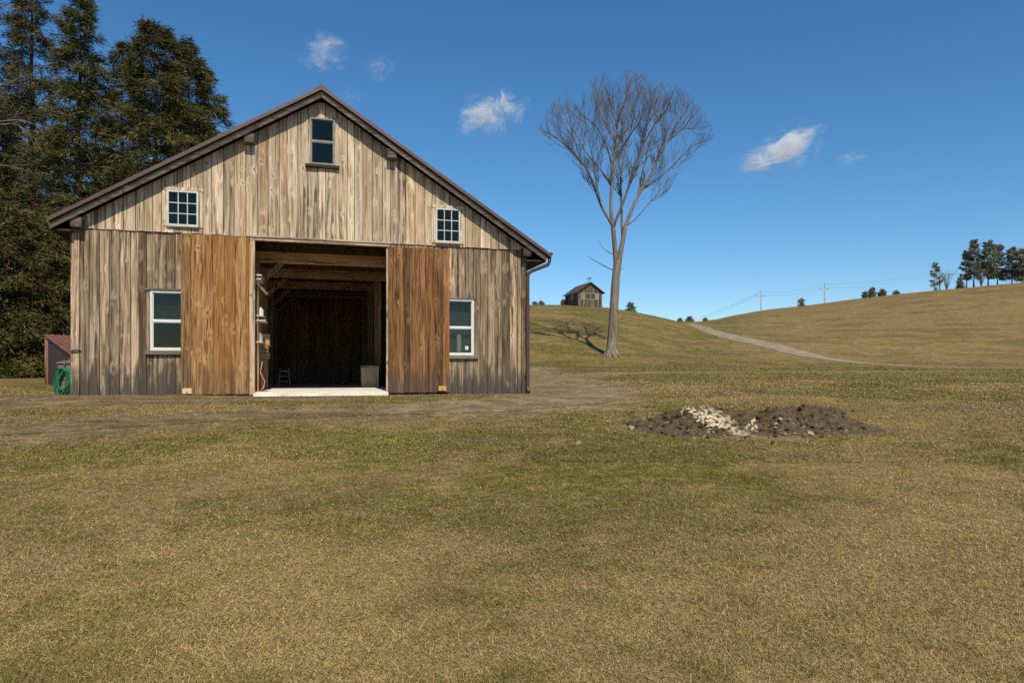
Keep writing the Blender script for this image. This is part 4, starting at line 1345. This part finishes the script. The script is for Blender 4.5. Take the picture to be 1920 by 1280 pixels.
def twig(p, d, L, r, lev):
    n = 4 if lev < 2 else 3
    pts = [p.copy()]
    q = p.copy()
    for i in range(n):
        d = (d + Vector((RTm.gauss(0, 0.16), RTm.gauss(0, 0.16), RTm.gauss(0.13, 0.10)))).normalized()
        q2 = q + d * (L / n)
        if not inside(q2):
            if i == 0: return
            break
        q = q2
        pts.append(q.copy())
        if lev < 3 and i >= (1 if lev == 1 else 0):
            for _ in range(2 if lev < 2 else (1 if RTm.random() < 0.75 else 2)):
                side = d.orthogonal().normalized()
                side.rotate(Matrix.Rotation(RTm.uniform(0, 6.28), 3, d))
                twig(q, (d + side * RTm.uniform(0.35, 0.75) + Vector((0, 0, 0.15))).normalized(), L * RTm.uniform(0.45, 0.7), max(r * 0.6, 0.0042), lev + 1)
    m_ = len(pts)
    cr.tube([v - O for v in pts], list(np.linspace(r, max(r * 0.5, 0.004), m_)), 3 if lev > 1 else 4, (RTm.random(), 0.2, RTm.random()), cap=False)


for q, rad, fork in limbs:
    if fork > 1: continue
    acc = 0.0
    L = sum((q[i + 1] - q[i]).length for i in range(len(q) - 1))
    run = 0.0
    for i in range(1, len(q)):
        seg = (q[i] - q[i - 1])
        run += seg.length
        acc += seg.length
        t = run / L
        if t < fork * 0.8: continue
        step = 0.75 - 0.52 * min(1.0, max(0.0, (t - 0.15) / 0.45))
        while acc > step:
            acc -= step
            d = seg.normalized()
            side = d.orthogonal().normalized()
            side.rotate(Matrix.Rotation(RTm.uniform(0, 6.28), 3, d))
            ln = RTm.uniform(0.9, 2.1) * (0.45 + 0.75 * t)
            twig(q[i].copy(), (d + side * RTm.uniform(0.5, 1.0) + Vector((0, 0, 0.1))).normalized(), ln, max(0.009, min(0.028, rad[i] * 0.45)), 1)
tb.build('trunk', M['palebark'], tree, smooth=True)
cr.build('crown', M['twig'], tree, smooth=True)


# ------------------------------------------------------------------ conifers
def conifer(name, label, cat, group, base, H, Rr, cb, seed, mat, nbr=170, per=34, leaf=0.24, leafw=0.021, droop=0.5, top=0.0, shape=1.0, trunk_r=None, lean=0.0, gaps=0.25, fine=4):
    rg = np.random.default_rng(seed)
    t = empty(name, base)
    tag(t, label, cat, group)
    tr_ = trunk_r or H * 0.014
    mb = MB()
    hh = np.linspace(0, H * 0.985, 9)
    wob = rg.normal(0, 0.012 * H ** 0.5, (9, 2)); wob[0] = 0
    axis = [Vector((wob[i, 0] + lean * h, wob[i, 1], h)) for i, h in enumerate(hh)]
    mb.tube(axis, [max(tr_ * (1 - 0.93 * (i / 8)) + (tr_ * 0.4 if i == 0 else 0), 0.012) for i in range(9)], 8, (0.5, 0.2, seed % 7 / 7))
    ax = np.array([tuple(v) for v in axis])
    VV, TT = [], []
    for b in range(nbr):
        f = (b + rg.random()) / nbr
        h = H * (cb + (1 - cb) * f)
        prof = (1 - f) ** (0.75 * shape) * 0.93 + 0.07
        if f < 0.18: prof *= 0.65 + 0.35 * f / 0.18
        L = Rr * prof * rg.uniform(0.55, 1.12)
        az = rg.uniform(0, 2 * math.pi) if b % 5 else rg.uniform(math.pi, 2 * math.pi)
        o = np.array([np.interp(h, hh, ax[:, k]) for k in range(3)])
        up0 = rg.uniform(-0.05, 0.35) + 0.55 * f
        n = 7
        s = np.linspace(0, 1, n)
        rad = L * s
        zz = L * (up0 * s - droop * s ** 2) + 0
        bend = rg.normal(0, 0.16)
        pts = np.stack([np.cos(az + bend * s) * rad, np.sin(az + bend * s) * rad, zz], 1) + o
        mb.tube([Vector(p) for p in pts], [max(0.008, 0.011 * L * (1 - 0.8 * k / (n - 1))) for k in range(n)], 3, (0.4, 0.2, rg.random()), cap=False)
        if rg.random() < gaps: continue
        m_ = int(1.45 * per * (0.35 + 0.65 * L / Rr))
        u = 0.18 + 0.82 * rg.random(m_) ** 0.75
        c = np.stack([np.interp(u, s, pts[:, k]) for k in range(3)], 1)
        spread = (0.30 * L * (1 - 0.75 * u) + 0.10 * Rr * 0.6)
        lat = rg.normal(0, 0.5, m_) * spread
        dirx = np.array([-math.sin(az), math.cos(az), 0])
        c = c + dirx * lat[:, None]
        c[:, 2] += rg.normal(0, 0.05, m_) * Rr * 0.4 - np.abs(lat) * 0.25
        for q in range(fine):
            a2 = az + np.sign(lat) * rg.uniform(0.1, 1.2, m_) + rg.normal(0, 0.4, m_)
            el = rg.normal(-0.22, 0.42, m_)
            ll = leaf * rg.uniform(0.55, 1.35, m_)
            d = np.stack([np.cos(a2) * np.cos(el), np.sin(a2) * np.cos(el), np.sin(el)], 1)
            rv = rg.normal(0, 1, (m_, 3)); rv[:, 2] *= 0.8
            sd = np.cross(d, rv); sd /= np.linalg.norm(sd, axis=1)[:, None] + 1e-6
            p0 = c + rg.normal(0, leaf * 0.35, (m_, 3))
            w = leafw * rg.uniform(0.6, 1.3, m_)
            tri = np.stack([p0 - sd * w[:, None], p0 + sd * w[:, None], p0 + d * ll[:, None]], 1)
            VV.append(tri.reshape(-1, 3))
            TT.append(np.repeat(np.clip(rg.normal(0.45, 0.25, m_), 0, 1), 3))
    mb.build('trunk', M['bark'], t, smooth=True)
    VV = np.concatenate(VV); TT = np.concatenate(TT)
    np_mesh('crown', VV, np.arange(len(VV)).reshape(-1, 3), mat, {'tint': TT}, parent=t)
    return t


EV = 'evergreens behind the barn'


def evergreen(px, d, top, Rr, cb, seed, label, mat='hemlock', **kw):
    x = (px - 960) / FOC * d
    z = hz(x, d)
    H = EYE + (HOR - top) / FOC * d - z
    return conifer('evergreen_tree', label, 'tree', EV, (x, d, z - 0.05), H, Rr, cb, seed, M[mat], **kw)


evergreen(-70, 31, -140, 4.2, 0.12, 101, 'tall dark evergreen at the far left edge of the photo', nbr=260, per=60)
evergreen(60, 33, -60, 3.6, 0.16, 102, 'tall thin crowned evergreen, second from left, top out of frame', 'hemlock2', nbr=250, per=56)
evergreen(150, 30.5, -22, 3.0, 0.18, 103, 'tall evergreen just left of the barn whose tip reaches the photo top', nbr=250, per=58)
evergreen(228, 35, 78, 3.0, 0.12, 104, 'evergreen in the dip of the tree line behind the left roof slope', 'hemlock2', nbr=210, per=50)
evergreen(292, 31.5, 44, 3.6, 0.10, 105, 'bushy evergreen with a pointed tip above the left roof slope', nbr=300, per=66, shape=0.8)
evergreen(352, 33.5, 82, 3.3, 0.10, 106, 'round topped evergreen second from the right behind the roof', nbr=290, per=64, shape=0.62)
evergreen(392, 36, 168, 2.6, 0.10, 107, 'rightmost and lowest evergreen behind the left roof slope', nbr=240, per=56, shape=0.6)
evergreen(20, 25.5, 395, 3.0, 0.0, 108, 'low bushy dark evergreen at the far left, reaching the ground', nbr=200, per=62, shape=0.7)
evergreen(112, 26.5, 415, 2.8, 0.0, 109, 'low dense evergreen beside the left barn wall, above the lean-to', nbr=200, per=62, shape=0.7)
evergreen(180, 40, 180, 3.6, 0.02, 110, 'dark evergreen farther back, seen between the front trunks', nbr=240, per=50, shape=0.7)
evergreen(40, 41, 170, 3.8, 0.02, 111, 'dark evergreen farthest back at the left, behind the bare branches', nbr=240, per=50, shape=0.7)
evergreen(-60, 27, 330, 3.4, 0.0, 112, 'broad low evergreen cut off by the left photo edge', nbr=220, per=60, shape=0.7)

# bare pale branches reaching in from the left
RL = random.Random(8)
lx, ld = (-75 - 960) / FOC * 26, 26.0
bt = empty('leafless_tree', (lx, ld, hz(lx, ld) - 0.05))
tag(bt, 'leafless tree at the left edge with pale branches reaching into frame', 'tree')
O2 = Vector((lx, ld, hz(lx, ld) - 0.05))
mb, cb_ = MB(), MB()
mb.tube([Vector((0, 0, 0)), Vector((0.1, 0, 4)), Vector((0.0, 0.1, 8)), Vector((0.3, 0, 12)), Vector((0.2, 0, 15))], [0.2, 0.16, 0.12, 0.08, 0.03], 8)


def pbranch(pts, r):
    P = spline([Vector(at(x, y, ld + dd)) - O2 for x, y, dd in pts], 5)
    cb_.tube(P, list(np.linspace(r * 0.7, 0.008, len(P))), 5)
    for i in range(4, len(P), 2):
        d = (P[i] - P[i - 1]).normalized()
        for _ in range(1):
            e = d + Vector((RL.gauss(0, 0.5), RL.gauss(0, 0.5), RL.gauss(0.0, 0.5)))
            L = RL.uniform(0.4, 1.1)
            q = [P[i], P[i] + e.normalized() * L * 0.5, P[i] + e.normalized() * L + Vector((0, 0, RL.uniform(-0.15, 0.1)))]
            cb_.tube(q, [0.011, 0.008, 0.006], 3, cap=False)


pbranch([(-72, 260, 0), (-30, 200, -.4), (0, 162, -.6), (30, 150, -.8), (55, 140, -.9)], 0.05)
pbranch([(-75, 300, 0), (-30, 235, -.5), (0, 228, -.7), (40, 226, -.9), (72, 236, -1.0), (100, 242, -1.1)], 0.05)
pbranch([(-75, 250, 0), (-40, 190, -.3), (0, 172, -.5), (35, 182, -.8)], 0.035)
pbranch([(-75, 340, 0), (-30, 250, -.5), (25, 232, -.8), (50, 250, -1.0), (72, 264, -1.2)], 0.03)
pbranch([(-75, 420, 0), (-30, 330, -.5), (0, 310, -.7), (45, 318, -.8)], 0.03)
mb.build('trunk', M['palebark'], bt, smooth=True)
cb_.build('crown', M['palebark'], bt, smooth=True)

# ------------------------------------------------------------------ far conifers on the crests
FARG = 'small conifers on the skyline'


def far_tree(px, base, top, d, Rpx, seed, label, cb=0.0, name='conifer', cat='tree', group=FARG, **kw):
    x = (px - 960) / FOC * d
    zg = hz(x, d)
    zb = min(zg, EYE + (HOR - base) / FOC * d)
    H = EYE + (HOR - top) / FOC * d - zb
    args = dict(nbr=60, per=16, leaf=0.030 * d / 12, leafw=0.0052 * d / 12, droop=0.35, fine=5)
    args.update(kw)
    return conifer(name, label, cat, group, (x, d, zb - 0.05), H, Rpx / FOC * d, cb, seed, M['pine'], **args)


PG = 'pines on the right hill crest'
far_tree(1826, 534, 450, 158, 24, 201, 'tall pine at the left end of the hilltop pine group', 0.2, 'pine_tree', group=PG, nbr=80, per=26, droop=0.1)
far_tree(1812, 534, 470, 160, 15, 212, 'slimmer pine hugging the left flank of the hilltop pine group', 0.25, 'pine_tree', group=PG, nbr=50, per=20, droop=0.1)
far_tree(1853, 533, 452, 156, 20, 202, 'tall pine in the middle of the hilltop pine group, just right of a gap', 0.25, 'pine_tree', group=PG, nbr=80, per=28, droop=0.1, shape=0.7)
far_tree(1870, 532, 460, 160, 22, 203, 'full pine at the right of the hilltop middle clump', 0.15, 'pine_tree', group=PG, nbr=90, per=28, droop=0.1, shape=0.6)
far_tree(1897, 530, 464, 158, 18, 204, 'pine standing right of the second gap in the hilltop group', 0.15, 'pine_tree', group=PG, nbr=80, per=26, droop=0.1, shape=0.7)
far_tree(1918, 529, 468, 156, 20, 205, 'pine cut by the right photo edge', 0.1, 'pine_tree', group=PG, nbr=90, per=28, droop=0.1, shape=0.6)
far_tree(1945, 527, 462, 156, 22, 206, 'pine just past the right photo edge', 0.1, 'pine_tree', group=PG, nbr=80, per=28, droop=0.1, shape=0.6)
far_tree(1753, 545, 491, 152, 17, 207, 'lone thin pine beside the leaning pale pole on the hill', 0.08, 'pine_tree', group=PG, nbr=34, per=16, droop=0.05)
for i, (px, b, t, rp, lb) in enumerate((
        (1183, 582, 567, 12, 'small dark conifer just right of the big bare tree on the skyline'),
        (1275, 607, 597, 5, 'tiny conifer, left of the pair in the saddle between the hills'),
        (1293, 605, 594, 10, 'bushier conifer, right of the pair in the saddle between the hills'),
        (1322, 601, 597, 3, 'tiny shrub right of the saddle pair on the skyline'),
        (1502, 575, 560, 9, 'small conifer on the crest between the two left poles'),
        (1636, 555, 540, 9, 'pointed small conifer, left one of three on the crest'),
        (1654, 554, 543, 9, 'rounder small conifer, right of the pointed one on the crest'),
        (1622, 556, 548, 5, 'tiny conifer left of the pointed one on the crest'),
        (1680, 551, 546, 6, 'low shrub on the crest left of the lone thin pine'),
        (1800, 538, 521, 9, 'low bush at the foot of the hilltop pine group'),
        (1015, 574, 565, 6, 'tiny conifer beside the barn edge, first on the mound crest'),
        (1003, 574, 566, 6, 'tiny conifer nearest the downpipe on the mound crest'),
        (1056, 574, 562, 8, 'small conifer peeping out behind the left of the shed'))):
    d = 84 if px < 1240 else (120 if px < 1330 else 154)
    if px == 1183: d = 88
    far_tree(px, b + 3, t, d, rp, 220 + i, lb, 0.0, 'conifer' if 'shrub' not in lb and 'bush ' not in lb else 'shrub', nbr=34, per=14, shape=0.8)

# leafless shrub by the pines
for (px, b, t, lb) in ((1775, 541, 508, 'leafless bush right of the lone thin pine on the hill'), (1840, 534, 500, 'leafless bush between the hilltop pines')):
    d = 154.0; x = (px - 960) / FOC * d
    s_ = empty('leafless_bush', (x, d, hz(x, d) - 0.1)); tag(s_, lb, 'bush')
    H = EYE + (HOR - t) / FOC * d - hz(x, d) + 0.1
    mb = MB(); rg_ = random.Random(px)
    for k in range(40):
        a = rg_.uniform(0, 6.28); sp_ = rg_.uniform(0.1, 0.45) * H
        p1 = Vector((math.cos(a) * sp_ * 0.4, math.sin(a) * sp_ * 0.4, H * 0.5)); p2 = Vector((math.cos(a) * sp_, math.sin(a) * sp_, H * rg_.uniform(0.75, 1)))
        mb.tube([Vector((0, 0, 0)), p1, p2], [0.03, 0.02, 0.01], 3, cap=False)
        for _ in range(4):
            e = p1.lerp(p2, rg_.random()); mb.tube([e, e + Vector((rg_.gauss(0, 0.4), rg_.gauss(0, 0.4), rg_.uniform(0.1, 0.7)))], [0.012, 0.008], 3, cap=False)
    mb.build('branches', M['twig'], s_)

# ------------------------------------------------------------------ poles and wires
PD = 156.0
tops = []
for (px, b, t, lb) in ((1427, 583, 548, 'pale utility pole farthest left on the hill skyline'), (1546, 567, 535, 'pale utility pole in the middle of the hill skyline'), (1762, 543, 508, 'pale utility pole beside the lone thin pine')):
    x = (px - 960) / FOC * PD; z = hz(x, PD)
    e = empty('utility_pole', (x, PD, z - 0.3)); tag(e, lb, 'pole', 'utility poles along the right hill')
    H = EYE + (HOR - t) / FOC * PD - z + 0.3
    mb = MB(); mb.tube([(0, 0, 0), (0, 0, H)], [0.15, 0.10], 8); mb.build('pole', M['pole'], e)
    mb = MB(); mb.box(-1.0, 1.0, -0.06, 0.06, H - 0.98, H - 0.86); mb.build('crossarm', M['pole'], e)
    mb = MB()
    for q in (-0.9, 0.9, 0.45): mb.tube([(q, 0, H - 0.86), (q, 0, H - 0.66)], [0.05, 0.07], 6)
    mb.tube([(0, 0, H), (0, 0, H + 0.25)], [0.05, 0.07], 6)
    mb.build_each('insulator', M['wire'], e)
    tops.append(Vector((x, PD, z - 0.3 + H)))
ends = [Vector(at(1275, 606, 210))] + tops + [Vector(at(1935, 488, PD + 4))]
for (dz, dx_, lb) in ((0.25, 0.0, 'thin upper wire strung between the hill poles'), (-0.66, -0.9, 'thin lower wire strung between the hill poles')):
    mb = MB()
    for a, b in zip(ends[:-1], ends[1:]):
        pts = []
        for i in range(13):
            t = i / 12
            p = a.lerp(b, t) + Vector((dx_, 0, dz - 4 * t * (1 - t) * 0.8))
            pts.append(p)
        mb.tube(pts, 0.022, 4, cap=False)
    tag(mb.build('power_line', M['wire']), lb, 'wire', 'wires between the utility poles')

# ------------------------------------------------------------------ shed on the mound
SDn = 80.0
fx0, fx1 = at(1084, 570, SDn)[0], at(1131, 570, SDn)[0]
sw = (fx1 - fx0) / UX * 0.99
sz0 = hz((fx0 + fx1) / 2, SDn + 1)
shed = empty('shed', (fx0, SDn, sz0 - 0.1), TH)
tag(shed, 'small weathered wooden shed on top of the grassy mound', 'shed')
zt = lambda py: EYE + (HOR - py) / FOC * SDn - (sz0 - 0.1)
eav, apx = zt(546), zt(529)
sdep = 4.3


def sroof(x): return apx - (apx - eav) * abs(x - sw / 2) / (sw / 2)


wn = (sw * 0.27, sw * 0.72, zt(561), zt(549))
mb = MB(); siding(mb, 0.0, sw, -0.3, lambda x: sroof(x), 0, 0.03, [wn], random.Random(5), wmin=0.14, wmax=0.22, gap=0.012)
mb.box(-0.0, sw, -0.025, -0.003, eav - 0.02, eav + 0.05, (0.2, 0.2, 0.2))
mb.build('front_wall', M['shedwood'], shed)
mb = MB()
y = 0.03
while y < sdep - 0.05:
    for x in (0.0, sw - 0.03): mb.box(x, x + 0.03, y + 0.004, y + 0.2, -0.3, eav + 0.02, (random.random(), random.random(), random.random()))
    y += 0.206
siding(mb, 0.0, sw, -0.3, lambda x: sroof(x), sdep, 0.03, [], random.Random(6))
mb.build('side_wall', M['shedwood'], shed)
mb = MB()
ov = 0.28
for sg in (-1, 1):
    xe = sw / 2 + sg * (sw / 2 + ov); ze = apx - (apx - eav) * (sw / 2 + ov) / (sw / 2)
    c = sorted([(sw / 2, apx), (xe, ze)])
    (a, za2), (b, zb2) = c
    mb.hexa([(a, -0.3, za2), (b, -0.3, zb2), (b, sdep + 0.3, zb2), (a, sdep + 0.3, za2), (a, -0.3, za2 + 0.07), (b, -0.3, zb2 + 0.07), (b, sdep + 0.3, zb2 + 0.07), (a, sdep + 0.3, za2 + 0.07)])
rf = mb.build('roof', M['metalroof'], shed)
mb = MB()
mb.tube([(sw / 2, 0.3, apx + 0.06), (sw / 2, 0.3, apx + 0.62)], 0.025, 6)
mb.box(sw / 2 - 0.32, sw / 2 + 0.34, 0.285, 0.315, apx + 0.42, apx + 0.46)
mb.add([(sw / 2 - 0.30, 0.295, apx + 0.63), (sw / 2 + 0.1, 0.295, apx + 0.50), (sw / 2 + 0.28, 0.295, apx + 0.66), (sw / 2 - 0.30, 0.31, apx + 0.63), (sw / 2 + 0.1, 0.31, apx + 0.50), (sw / 2 + 0.28, 0.31, apx + 0.66)], [(0, 1, 2), (5, 4, 3), (0, 3, 4, 1), (1, 4, 5, 2), (2, 5, 3, 0)])
mb.build('weather_vane', M['blackmetal'], rf)
mb = MB(); x0, x1, z0, z1 = wn
for (a, b, c, d) in ((x0, x0 + 0.07, z0, z1), (x1 - 0.07, x1, z0, z1), (x0 + 0.07, x1 - 0.07, z0, z0 + 0.06), (x0 + 0.07, x1 - 0.07, z1 - 0.06, z1), ((x0 + x1) / 2 - 0.03, (x0 + x1) / 2 + 0.03, z0 + 0.06, z1 - 0.06)):
    mb.box(a, b, -0.04, 0.02, c, d)
w = mb.build('window', M['shedframe'], shed)
mb = MB(); mb.box(x0 + 0.05, x1 - 0.05, -0.006, -0.002, z0 + 0.05, z1 - 0.05); mb.build('pane', M['glass'], w)
mb = MB(); mb.box(x0 + 0.03, x1 - 0.03, 0.06, 0.075, z0, z1); mb.build('curtain', M['shedcurtain'], w)
for (a, b) in ((x0 - 0.42, x0 - 0.02), (x1 + 0.02, x1 + 0.42)):
    mb = MB(); mb.box(a, b, -0.03, -0.004, z0 - 0.02, z1 + 0.02, (0.9, 0.1, 0.4)); mb.build('shutter', M['shedshutter'], w)
mb = MB(); mb.box(-0.03, -0.002, 1.5, 2.3, 0.1, eav - 0.12); dr = mb.build('door', M['shedwood'], shed)
mb = MB()
for (ya, yb, a, b) in ((1.55, 2.25, eav - 0.75, eav - 0.69), (1.55, 2.25, eav - 0.25, eav - 0.19), (1.87, 1.93, eav - 0.69, eav - 0.25), (1.55, 1.61, eav - 0.69, eav - 0.25), (2.19, 2.25, eav - 0.69, eav - 0.25)): mb.box(-0.045, -0.031, ya, yb, a, b)
mb.build('frame', M['creamwhite'], dr)

# ------------------------------------------------------------------ clouds (volumes far off in the sky)
def cloud(label, px, py, wpx, hpx, dens, seed, tilt=0.0, d=1500.0):
    import bmesh
    me = bpy.data.meshes.new('cloud'); bm = bmesh.new(); bmesh.ops.create_icosphere(bm, subdivisions=3, radius=1.0); bm.to_mesh(me); bm.free()
    o = bpy.data.objects.new('cloud', me); COL.objects.link(o)
    k = d / FOC
    o.location = at(px, py, d); o.scale = (wpx / 2 * k, (wpx + hpx) / 4 * k, hpx / 2 * k); o.rotation_euler = (0, tilt, 0)
    tag(o, label, 'cloud', 'small white clouds')
    m = NT('cloud_vapour')
    m.t.nodes.remove(m.b)
    tc = m.n('ShaderNodeTexCoord').outputs['Object']
    ln = m.n('ShaderNodeVectorMath', operation='LENGTH'); m.l(tc, ln.inputs[0])
    of = m.n('ShaderNodeVectorMath', operation='ADD'); m.l(tc, of.inputs[0]); of.inputs[1].default_value = (seed * 3.1, seed * 1.7, seed)
    nz = m.noise(of.outputs[0], 1.6, 6, 0.66, 1.0)
    f = m.math('ADD', m.math('MULTIPLY', m.math('SUBTRACT', 0.72, ln.outputs['Value']), 0.75), m.math('MULTIPLY', m.math('SUBTRACT', nz, 0.53), 4.2))
    edge = m.ramp(ln.outputs['Value'], 0.6, 0.98, 1, 0)
    dn = m.math('MULTIPLY', m.math('MULTIPLY', m.ramp(f, 0.0, 0.75), edge), dens * 1.25)
    v = m.n('ShaderNodeVolumeScatter'); v.inputs['Color'].default_value = (1, 1, 1, 1); v.inputs['Anisotropy'].default_value = 0.0
    m.l(dn, v.inputs['Density'])
    m.l(v.outputs[0], m.t.nodes['Material Output'].inputs['Volume'])
    me.materials.append(m.m)
    return o


cloud('faint ragged white cloud above the barn roof, left of two wisps', 606, 102, 130, 90, 0.016, 1)
cloud('faint slanting wisp of cloud up and right of the barn ridge', 712, 125, 80, 60, 0.010, 2, R(-30))
cloud('faintest wisp of cloud just right of the barn ridge', 655, 180, 60, 50, 0.007, 3)
cloud('bright white cloud between the barn roof and the bare tree', 925, 215, 175, 105, 0.030, 4, R(-14))
cloud('elongated white cloud right of the bare tree', 1464, 280, 215, 105, 0.036, 5, R(-18))
cloud('tiny flat wisp right of the elongated cloud', 1594, 297, 90, 30, 0.010, 6, R(-6))

# ------------------------------------------------------------------ light, sky, camera
SUN_AZ, SUN_EL = R(16.5), R(47.0)              # behind the camera, a little to the right
to_sun = Vector((math.sin(SUN_AZ) * math.cos(SUN_EL), -math.cos(SUN_AZ) * math.cos(SUN_EL), math.sin(SUN_EL)))
sun = bpy.data.lights.new('sun', 'SUN'); sun.energy = 4.9; sun.angle = R(0.53); sun.color = (1.0, 0.89, 0.71)
so = bpy.data.objects.new('sun', sun); COL.objects.link(so)
so.rotation_euler = to_sun.to_track_quat('Z', 'Y').to_euler()
so.location = (5, -15, 25)
wd = bpy.data.worlds.new('World'); S.world = wd; wd.use_nodes = True
nt = wd.node_tree
sky = nt.nodes.new('ShaderNodeTexSky'); sky.sky_type = 'NISHITA'; sky.sun_disc = False
sky.sun_elevation = SUN_EL; sky.sun_rotation = math.pi - SUN_AZ
sky.altitude = 300; sky.air_density = 1.0; sky.dust_density = 0.2; sky.ozone_density = 6.0
hs_ = nt.nodes.new('ShaderNodeHueSaturation'); hs_.inputs['Saturation'].default_value = 1.17; hs_.inputs['Hue'].default_value = 0.495; hs_.inputs['Value'].default_value = 1.04
nt.links.new(sky.outputs[0], hs_.inputs['Color']); nt.links.new(hs_.outputs[0], nt.nodes['Background'].inputs[0])
nt.nodes['Background'].inputs[1].default_value = 0.12

cd = bpy.data.cameras.new('camera'); cam = bpy.data.objects.new('camera', cd); COL.objects.link(cam)
cam.location = (0, 0, EYE); cam.rotation_euler = (R(90), 0, 0)
cd.sensor_width = 36.0; cd.sensor_fit = 'HORIZONTAL'; cd.lens = 24.0
cd.shift_y = (HOR - 640) / 1920.0
cd.clip_start = 0.1; cd.clip_end = 5000
S.camera = cam
S.view_settings.view_transform = 'Standard'; S.view_settings.look = 'None'
S.view_settings.exposure = 0.0; S.view_settings.gamma = 1.0
S.cycles.use_denoising = False
S.cycles.max_bounces = 6; S.cycles.diffuse_bounces = 3; S.cycles.transparent_max_bounces = 12; S.cycles.volume_bounces = 4
